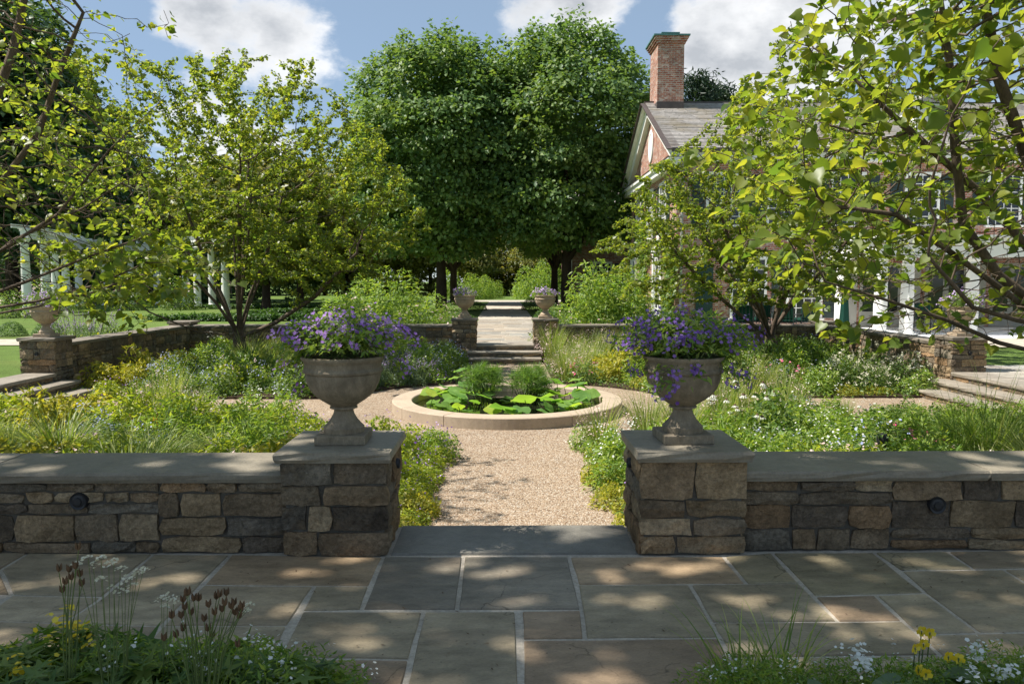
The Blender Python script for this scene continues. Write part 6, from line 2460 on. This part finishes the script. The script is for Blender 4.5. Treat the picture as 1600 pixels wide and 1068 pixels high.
def window(parent, o, u, n, w, h, cols=4, rows=6, shutters=True, frame="white", sill=True):
    """sash window; o = lower left corner on the wall, u along the wall, n outwards"""
    o, u, n = Vector(o), Vector(u), Vector(n)
    z = Vector((0, 0, 1))

    def bx(mb, a0, a1, b0, b1, d0, d1, m):
        c = o + u * ((a0 + a1) / 2) + z * ((b0 + b1) / 2) + n * ((d0 + d1) / 2)
        mb.obox(c, u * ((a1 - a0) / 2), z * ((b1 - b0) / 2), n * ((d1 - d0) / 2), m)
    mb = MB()
    f = .09
    bx(mb, -f, 0, -.02, h, -.02, .06, M[frame]); bx(mb, w, w + f, -.02, h, -.02, .06, M[frame])
    bx(mb, -f, w + f, h, h + .12, -.02, .075, M[frame])
    wn_ = mb.build("window", parent)
    mb = MB()
    bx(mb, 0, w, 0, h, -.01, .012, M["glass"])
    mb.build("pane", wn_)
    mb = MB()
    for i in range(1, cols):
        bx(mb, w * i / cols - .012, w * i / cols + .012, 0, h, .013, .032, M[frame])
    for i in range(1, rows):
        t = .03 if i * 2 == rows else .012
        bx(mb, 0, w, h * i / rows - t, h * i / rows + t, .014, .036, M[frame])
    mb.build("glazing_bars", wn_)
    if sill:
        mb = MB()
        bx(mb, -f - .05, w + f + .05, -.1, -.021, -.02, .13, M[frame])
        mb.build("sill", wn_)
    if shutters:
        for a in (-f - .05 - w * .42, w + f + .05):
            mb = MB()
            bx(mb, a, a + w * .42, -.02, h + .02, .0, .035, M["shutter"])
            for q in range(int(h / .12)):
                bx(mb, a + .05, a + w * .42 - .05, .03 + q * .12, .10 + q * .12, .035, .05, M["shutter"])
            mb.build("shutter", parent)
    return wn_


S_, W_ = (0, -1, 0), (-1, 0, 0)
# gable wall openings (seen edge-on along the left side of the house)
for (y, z, w, h) in ((36.2, 3.5, 1.1, 1.9), (33.4, 3.5, 1.1, 1.9), (30.8, 3.5, 1.1, 1.9)):
    window(house, (HXW, y, z), (0, -1, 0), W_, w, h)


def french_door(parent, o, u, n, w, h, frame="white", surround=True, leaf="glass"):
    o, u, n = Vector(o), Vector(u), Vector(n)
    z = Vector((0, 0, 1))

    def bx(mb, a0, a1, b0, b1, d0, d1, m):
        c = o + u * ((a0 + a1) / 2) + z * ((b0 + b1) / 2) + n * ((d0 + d1) / 2)
        mb.obox(c, u * ((a1 - a0) / 2), z * ((b1 - b0) / 2), n * ((d1 - d0) / 2), m)
    mb = MB()
    bx(mb, 0, w, 0, h, -.02, .03, M[frame])
    d = mb.build("door", parent)
    mb = MB()
    for s in (0, 1):
        a = w / 2 * s
        bx(mb, a + .12, a + w / 2 - .1, .55, h - .15, .029, .042, M[leaf])
    mb.build("pane", d)
    if surround:
        mb = MB()
        bx(mb, -.28, -.01, 0, h + .1, -.02, .12, M[frame]); bx(mb, w + .01, w + .28, 0, h + .1, -.02, .12, M[frame])
        bx(mb, -.34, w + .34, h + .1, h + .5, -.02, .16, M[frame]); bx(mb, -.42, w + .42, h + .5, h + .58, -.02, .24, M[frame])
        mb.build("door_surround", d)
    return d


french_door(house, (HXW, 37.1, 0.05), (0, -1, 0), W_, 1.0, 2.7)
french_door(house, (HXW, 31.6, 0.05), (0, -1, 0), W_, 1.3, 2.7)
# front wall, ground floor and upper floor
mb = MB()
mb.box((7.0, HYS - .05, 0), (7.62, HYS - .002, 2.3), M["doorgreen"])
mb.build("door", house)
for x in (8.35, 10.4):
    window(house, (x, HYS, .35), (1, 0, 0), S_, 1.15, 2.1, 4, 6, shutters=(x > 9))
for x in (7.4, 9.6, 11.9, 14.6, 17.6, 20.7, 23.7):
    window(house, (x, HYS, 3.72), (1, 0, 0), S_, 1.1, 1.75)
mb = MB()
mb.tube([(HXW + .18, HYS - .1, 0), (HXW + .18, HYS - .1, EAVE - .4), (HXW + .18, HYS - .3, EAVE - .1)], .05, M["trimgrey"], 8)
for zz in (.5, 1.3, 2.4, 4, 5.2):
    mb.box((HXW + .1, HYS - .17, zz), (HXW + .26, HYS - .02, zz + .06), M["trimgrey"])
mb.build("downspout", house)
# chimney
cx0, cx1 = 6.32, 7.40
mb = MB()
mb.box((cx0, 32.2, 8.2), (cx1, 33.8, 11.35), M["brick"])
ch = mb.build("chimney", house)
mb = MB()
for i, (e, z0, z1) in enumerate(((.05, 11.352, 11.44), (.10, 11.442, 11.53), (.15, 11.532, 11.62))):
    mb.box((cx0 - e, 32.2 - e, z0), (cx1 + e, 33.8 + e, z1), M["brick"])
mb.box((cx0 - .2, 32.0, 11.622), (cx1 + .2, 34.0, 11.68), M["verdigris"])
mb.build("chimney_cap", ch)
mb = MB()
mb.box((cx0 + .3, 32.6, 11.682), (cx1 - .22, 33.2, 11.85), M["iron"])
mb.box((cx0 + .2, 32.5, 11.852), (cx1 - .12, 33.3, 11.9), M["verdigris"])
mb.build("flue_cowl", ch)
mb = MB()
mb.box((cx0 - .015, 32.18, 8.2), (cx1 + .015, 33.82, 9.02), M["copper"])
mb.build("flashing", ch)
# dormer
dx0, dx1, dy0 = 15.55, 17.15, 29.35
mb = MB()
mb.box((dx0, dy0, 6.6), (dx1, 32.2, 8.35), M["white"])
dm = mb.build("dormer", house)
mb = MB()
mb.add([(dx0 - .15, dy0 - .15, 8.352), (dx1 + .15, dy0 - .15, 8.352), ((dx0 + dx1) / 2, dy0 - .15, 8.95), (dx0 - .15, 33, 8.352), (dx1 + .15, 33, 8.352), ((dx0 + dx1) / 2, 33, 8.95)],
       [(0, 1, 2), (0, 2, 5, 3), (1, 4, 5, 2)], M["slate"])
mb.build("dormer_roof", dm)
window(house, (dx0 + .42, dy0, 6.95), (1, 0, 0), S_, .76, 1.2, 3, 4, shutters=False)
# porch
pX0, pX1, pY = 11.6, 30.5, 24.05
mb = MB()
mb.box((pX0, pY - .3, 2.86), (pX1, HYS - .002, 3.02), M["white"])
mb.box((pX0 + .05, pY - .22, 2.42), (pX1, pY + .22, 2.86), M["white"])
mb.box((pX0 + .05, pY + .22, 2.42), (pX0 + .45, HYS - .004, 2.86), M["white"])
mb.box((pX0 - .12, pY - .42, 3.022), (pX1, HYS - .003, 3.10), M["white"])
mb.build("porch_entablature", house)
COLP = [(.205, 0), (.245, .002), (.245, .05), (.21, .075), (.225, .09), (.225, .11), (.2, .13), (.205, .9), (.175, 2.18), (.19, 2.2), (.19, 2.23), (.175, 2.25), (.175, 2.3), (.215, 2.34), (.215, 2.419)]
cm = MB()
cm.lathe(COLP[1:], M["white"], 20)
cme = cm.mesh("porch_column")
for (x, y) in ((aty(1418, 450, pY).x, pY), (aty(1519, 450, pY).x, pY), (aty(1625, 450, pY).x, pY), (aty(1735, 450, pY).x, pY), (11.85, 26.9), (11.85, pY)):
    put("column", cme, house, Vector((x, y, 0)) - house.location)
for x in (13.0, 15.4, 17.8, 20.2, 22.6):
    french_door(house, (x, HYS, .02), (1, 0, 0), S_, 1.5, 2.3, frame="trimgrey", surround=False)
mb = MB()
for x in (12.3, 14.62, 17.02, 19.42, 21.82):
    mb.box((x, HYS - .06, 0), (x + .6, HYS - .003, 2.35), M["trimgrey"])
mb.build("porch_panelling", house)
# ivy on the gable and corner
rg = np.random.default_rng(101)
n = 5200
yy = np.concatenate([rg.normal(34.3, .55, n // 2), rg.normal(28.6, .45, n // 2)])
zz = np.concatenate([np.abs(rg.random(n // 2)) * 4.4, rg.random(n // 2) * 3.2])
P = np.stack([np.full(n, HXW - .03) - .09 * rg.random(n), yy + .25 * np.sin(zz * 2), zz], 1)
V, F, t = leaves(rg, P, np.tile([[-1.0, 0, 0]], (n, 1)), .15, up=.3, rand=.35, droop=-.9, width=.9)
put("ivy", mesh_np("ivy", V - np.array(wloc(house)), F, M["green"], t), house)

# wall lanterns
for (x, y, z, lab) in ((HXW - .16, 30.0, 2.42, "black iron wall lantern by the gable door"), (8.15, 43.75, 2.3, "black iron wall lantern on the rear brick wing")):
    t = thing("wall_lantern", lab, "lantern", (x, y, z))
    mb = MB()
    mb.lathe([(.03, -.12), (.05, -.1), (.11, -.02), (.12, 0)], M["iron"], 8)
    mb.lathe([(.17, .34), (.17, .36), (.11, .46), (.04, .54), (.03, .6), (.0, .66)], M["iron"], 8)
    for i in range(4):
        a = math.pi / 4 + i * math.pi / 2
        mb.bar((.12 * math.cos(a), .12 * math.sin(a), 0), (.165 * math.cos(a), .165 * math.sin(a), .35), .014, .014, M["iron"])
    mb.bar((0, .02, -.11), (.17 if x < 7 else 0, .02 if x < 7 else .24, -.25), .03, .03, M["iron"])
    put("frame", mb.mesh("lantern_frame"), t)
    mb = MB()
    mb.lathe([(.11, .005), (.155, .34)], M["lampglass"], 8)
    put("glass", mb.mesh("lantern_glass"), t)

# rear wing behind the right maple
wing = thing("brick_wing", "lower brick wing of the house behind the right maple, with a shuttered window", "building", (3.9, 44, 0))
mb = MB()
mb.box((3.9, 44.0, 0), (14, 52, 4.4), M["brick"])
mb.build("wall", wing)
mb = MB()
mb.box((3.7, 43.8, 4.402), (14, 52, 4.6), M["white"])
mb.box((3.72, 43.88, 0), (3.9, 44.0, 4.4), M["white"])
mb.build("trim", wing)
slate_roof("roof", wing, 3.6, 14, 43.6, 48, 4.6, 7.2, rr_, course=.4)
window(wing, (5.15, 44, .95), (1, 0, 0), S_, .95, 1.7, 6, 8)
# iron fence in front of the wing
fence = thing("iron_fence", "low black iron fence in front of the rear brick wing", "fence", (3.6, 42, 0))
mb = MB()
mb.box((3.2, 41.98, .85), (6.6, 42.02, .93), M["iron"]); mb.box((3.2, 41.98, .12), (6.6, 42.02, .16), M["iron"])
mb.build("rail", fence)
mb = MB()
for i in range(35):
    mb.box((3.2 + .1 * i - .012, 41.988, 0), (3.2 + .1 * i + .012, 42.012, .849), M["iron"])
mb.build("bars", fence)
# stone ornament in the right border
p = aty(973, 470, 25.5)
t = thing("stone_lantern", "small domed pale stone ornament among the plants right of the far steps", "garden ornament", (p.x, 25.5, 0))
mb = MB()
mb.lathe([(.13, 0), (.13, .06), (.06, .12), (.055, .62), (.1, .68)], M["urn_light"], 16)
put("pedestal", mb.mesh("ornament_pedestal"), t)
mb = MB()
mb.lathe([(.1, .68), (.17, .70), (.17, .98), (.15, 1.0)], M["urn_light"], 16)
put("drum", mb.mesh("ornament_drum"), t)
mb = MB()
mb.lathe([(.24, 1.0), (.24, 1.03), (.19, 1.11), (.09, 1.2), (.04, 1.24), (.035, 1.28), (.05, 1.31), (.0, 1.36)], M["urn_light"], 16)
put("roof", mb.mesh("ornament_roof"), t)
# box shrub and pinkish stone ball by the fence
p = aty(912, 458, 41)
t = thing("stone_ball", "rounded pinkish stone finial above the black fence", "garden ornament", (p.x, 41, 0))
mb = MB()
mb.lathe([(.2, 0), (.2, .75), (.26, .78), (.26, .84), (.3, .95), (.33, 1.1), (.27, 1.26), (.12, 1.36), (0, 1.39)], M["urn_light"], 18)
put("finial", mb.mesh("stone_ball"), t)


# garden chairs with green cushions
def chair(label, loc, rz, sc=1.0):
    t = thing("garden_chair", label, "chair", loc, rz, "garden chairs on the right terrace")
    t.scale = (sc,) * 3
    for (x, y, h) in ((-.26, -.25, .42), (.26, -.25, .42), (-.26, .25, .42), (.26, .25, .42)):
        mb = MB()
        mb.tube([(x * 1.05, y * 1.05, 0), (x, y, h)], .014, M["iron"], 6)
        put("leg", mb.mesh("chair_leg"), t)
    mb = MB()
    for s in (-.27, .27):
        mb.tube([(s, .25, .42), (s, .31, .92)], .014, M["iron"], 6)
        mb.tube([(s, -.25, .42), (s, -.25, .64), (s, .28, .66)], .014, M["iron"], 6)
    for i in range(6):
        mb.tube([(-.27 + .108 * i, .26, .44), (-.27 + .108 * i, .31, .9)], .007, M["iron"], 5)
    mb.tube([(-.27, .31, .92), (0, .32, .97), (.27, .31, .92)], .014, M["iron"], 6)
    mb.box((-.28, -.27, .40), (.28, .27, .425), M["iron"])
    put("frame", mb.mesh("chair_frame"), t)
    mb = MB()
    mb.box((-.26, -.26, .426), (.26, .25, .53), M["cushion"], .035)
    put("seat_cushion", mb.mesh("chair_cushion"), t)
    mb = MB()
    mb.obox((0, .245, .74), (.25, 0, 0), (0, .035, -.006), (0, .03, .2), M["cushion"])
    put("back_cushion", mb.mesh("chair_back_cushion"), t)


chair("garden chair with green cushion beside the pond-side end of the terrace, behind the back wall", (aty(1163, 500, 23.6).x, 23.6, 0), 2.8, 1.0)
chair("garden chair with green cushion, just left of the right redbud trunk", (aty(1184, 500, 24.2).x, 24.2, 0), 3.5, 1.0)
chair("garden chair with green cushion, just right of the right redbud trunk", (aty(1228, 500, 23.6).x, 23.6, 0), 2.6, 1.0)
chair("garden chair with green cushion near the right corner of the back wall", (aty(1252, 500, 24.0).x, 24.0, 0), 3.6, 1.0)
chair("dark garden chair with green seat standing under the porch", (aty(1447, 500, 25.6).x, 25.6, 0), 2.2, 1.0)
chair("dark garden chair under the porch, half behind the fluted urn", (aty(1475, 500, 26.2).x, 26.2, 0), 4.0, 1.0)
# closed green parasol
p = aty(1319, 500, 24.6)
t = thing("parasol", "closed dark green parasol by the porch corner", "parasol", (p.x, 24.6, 0))
mb = MB()
mb.lathe([(.0, 0), (.24, 0), (.24, .05), (.04, .08), (.03, .3)], M["iron"], 16)
mb.tube([(0, 0, .08), (0, 0, 1.7)], .02, M["iron"], 8)
put("pole", mb.mesh("parasol_pole"), t)
mb = MB()
mb.lathe([(.05, .12), (.16, .15), (.17, .4), (.13, .9), (.09, 1.4), (.03, 1.72), (0, 1.74)], M["cushion"], 20, flute=(14, .1, 1.7, .3))
put("cloth", mb.mesh("parasol_cloth"), t)
# round table
p = aty(1205, 500, 24.9)
t = thing("garden_table", "round dark iron table among the green-cushioned chairs", "table", (p.x, 24.9, 0))
mb = MB()
mb.lathe([(0, .70), (.55, .70), (.56, .715), (.55, .73), (0, .73)], M["iron"], 24)
put("tabletop", mb.mesh("table_top"), t)
for i in range(3):
    a = i * 2.094
    mb = MB()
    mb.tube([(.45 * math.cos(a), .45 * math.sin(a), 0), (.1 * math.cos(a), .1 * math.sin(a), .35), (.3 * math.cos(a), .3 * math.sin(a), .7)], .015, M["iron"], 6)
    put("leg", mb.mesh("table_leg"), t)

# path light in the near right bed
p = atz(1378, 700, -.1)
t = thing("path_light", "small black path light in the near right bed, just above the seat wall", "path light", (p.x, p.y, GZ))
mb = MB()
mb.tube([(0, 0, 0), (0, 0, .36)], .016, M["iron"], 8)
put("stake", mb.mesh("light_stake"), t)
mb = MB()
mb.lathe([(.0, .36), (.04, .36), (.055, .40), (.06, .46), (.045, .50), (.0, .51)], M["iron"], 14)
put("lamp_head", mb.mesh("light_head"), t)

# ================================================================== PERGOLA
pg = [(41, 39), (71, 41.5), (87, 44), (103, 47.5), (123, 51), (163, 54), (205, 55.5), (245, 55), (290, 52.5), (308, 50), (331, 47.5), (352, 45)]
pp = [Vector((aty(x, 440, y).x, y, 0)) for x, y in pg]
per = thing("pergola", "white curved pergola of round columns at the far left", "pergola", pp[5])
COLG = [(.30, 0), (.30, .12), (.235, .16), (.25, .2), (.25, .25), (.215, .3), (.225, 1.4), (.185, 3.5), (.20, 3.53), (.20, 3.58), (.185, 3.6), (.24, 3.68), (.26, 3.7), (.26, 3.8)]
cm = MB()
cm.lathe(COLG, M["white"], 18)
cme = cm.mesh("pergola_column")
for q in pp:
    put("column", cme, per, q - pp[5])
ZB = 3.802
for lvl, (w, z0, z1) in enumerate(((.32, ZB, ZB + .34), (.40, ZB + .342, ZB + .46))):
    mb = MB()
    for a, b in zip(pp[:-1], pp[1:]):
        d = (b - a).normalized()
        sd = Vector((-d.y, d.x, 0)) * (w / 2)
        e = d * .02
        vs = [a - e - sd, b + e - sd, b + e + sd, a - e + sd]
        vs = [Vector((p.x, p.y, z0)) for p in vs] + [Vector((p.x, p.y, z1)) for p in vs]
        mb.add(vs, [(0, 3, 2, 1), (4, 5, 6, 7), (0, 1, 5, 4), (1, 2, 6, 5), (2, 3, 7, 6), (3, 0, 4, 7)], M["white"])
    mb.build("beam" if lvl == 0 else "cornice", per)
cen = Vector((sum(p.x for p in pp) / 12, sum(p.y for p in pp) / 12, 0))
for i, (a, b) in enumerate(zip(pp[:-1], pp[1:])):
    for t_ in (.0, .33, .66):
        q = a + (b - a) * t_
        d = (q - cen).normalized()
        mb = MB()
        mb.bar((q.x - d.x * .9, q.y - d.y * .9, ZB + .56), (q.x + d.x * .9, q.y + d.y * .9, ZB + .56), .08, .19, M["white"])
        mb.build("rafter", per)
mb = MB()
mb.box((pp[0].x - 1, 38.2, 0), (pp[-1].x + 1, 57, -.02), M["joint"])
# climbing greenery behind the pergola
rg = np.random.default_rng(111)
bgp = thing("hedge", "dark green hedge closing the back of the pergola", "hedge", (cen.x - 2, 60, 0))
put("foliage", tuft_crown("pergola_hedge", 112, M["darktree"], 380, 44, (0, 0, 2.2), (15, 1.6, 2.6), .3, .8, None, 0, inner=.15, amp=.1), bgp)
for i, (x, Y) in enumerate(((20, 36), (60, 40), (120, 42), (200, 45), (280, 46))):
    q = aty(x, 470, Y)
    plant("rose", (q.x, Y, -.03), "at the foot of the pergola", 2.0, group="shrubs at the pergola's foot", label="low green shrub at the foot of the white pergola")
for i in range(5):
    plant("box", (-11.5 - i * 1.3, 23.4 + .25 * i, -.03), "", 1.0, group="low shrubs beyond the left walk", label="low rounded green shrub beyond the walk behind the left urn")
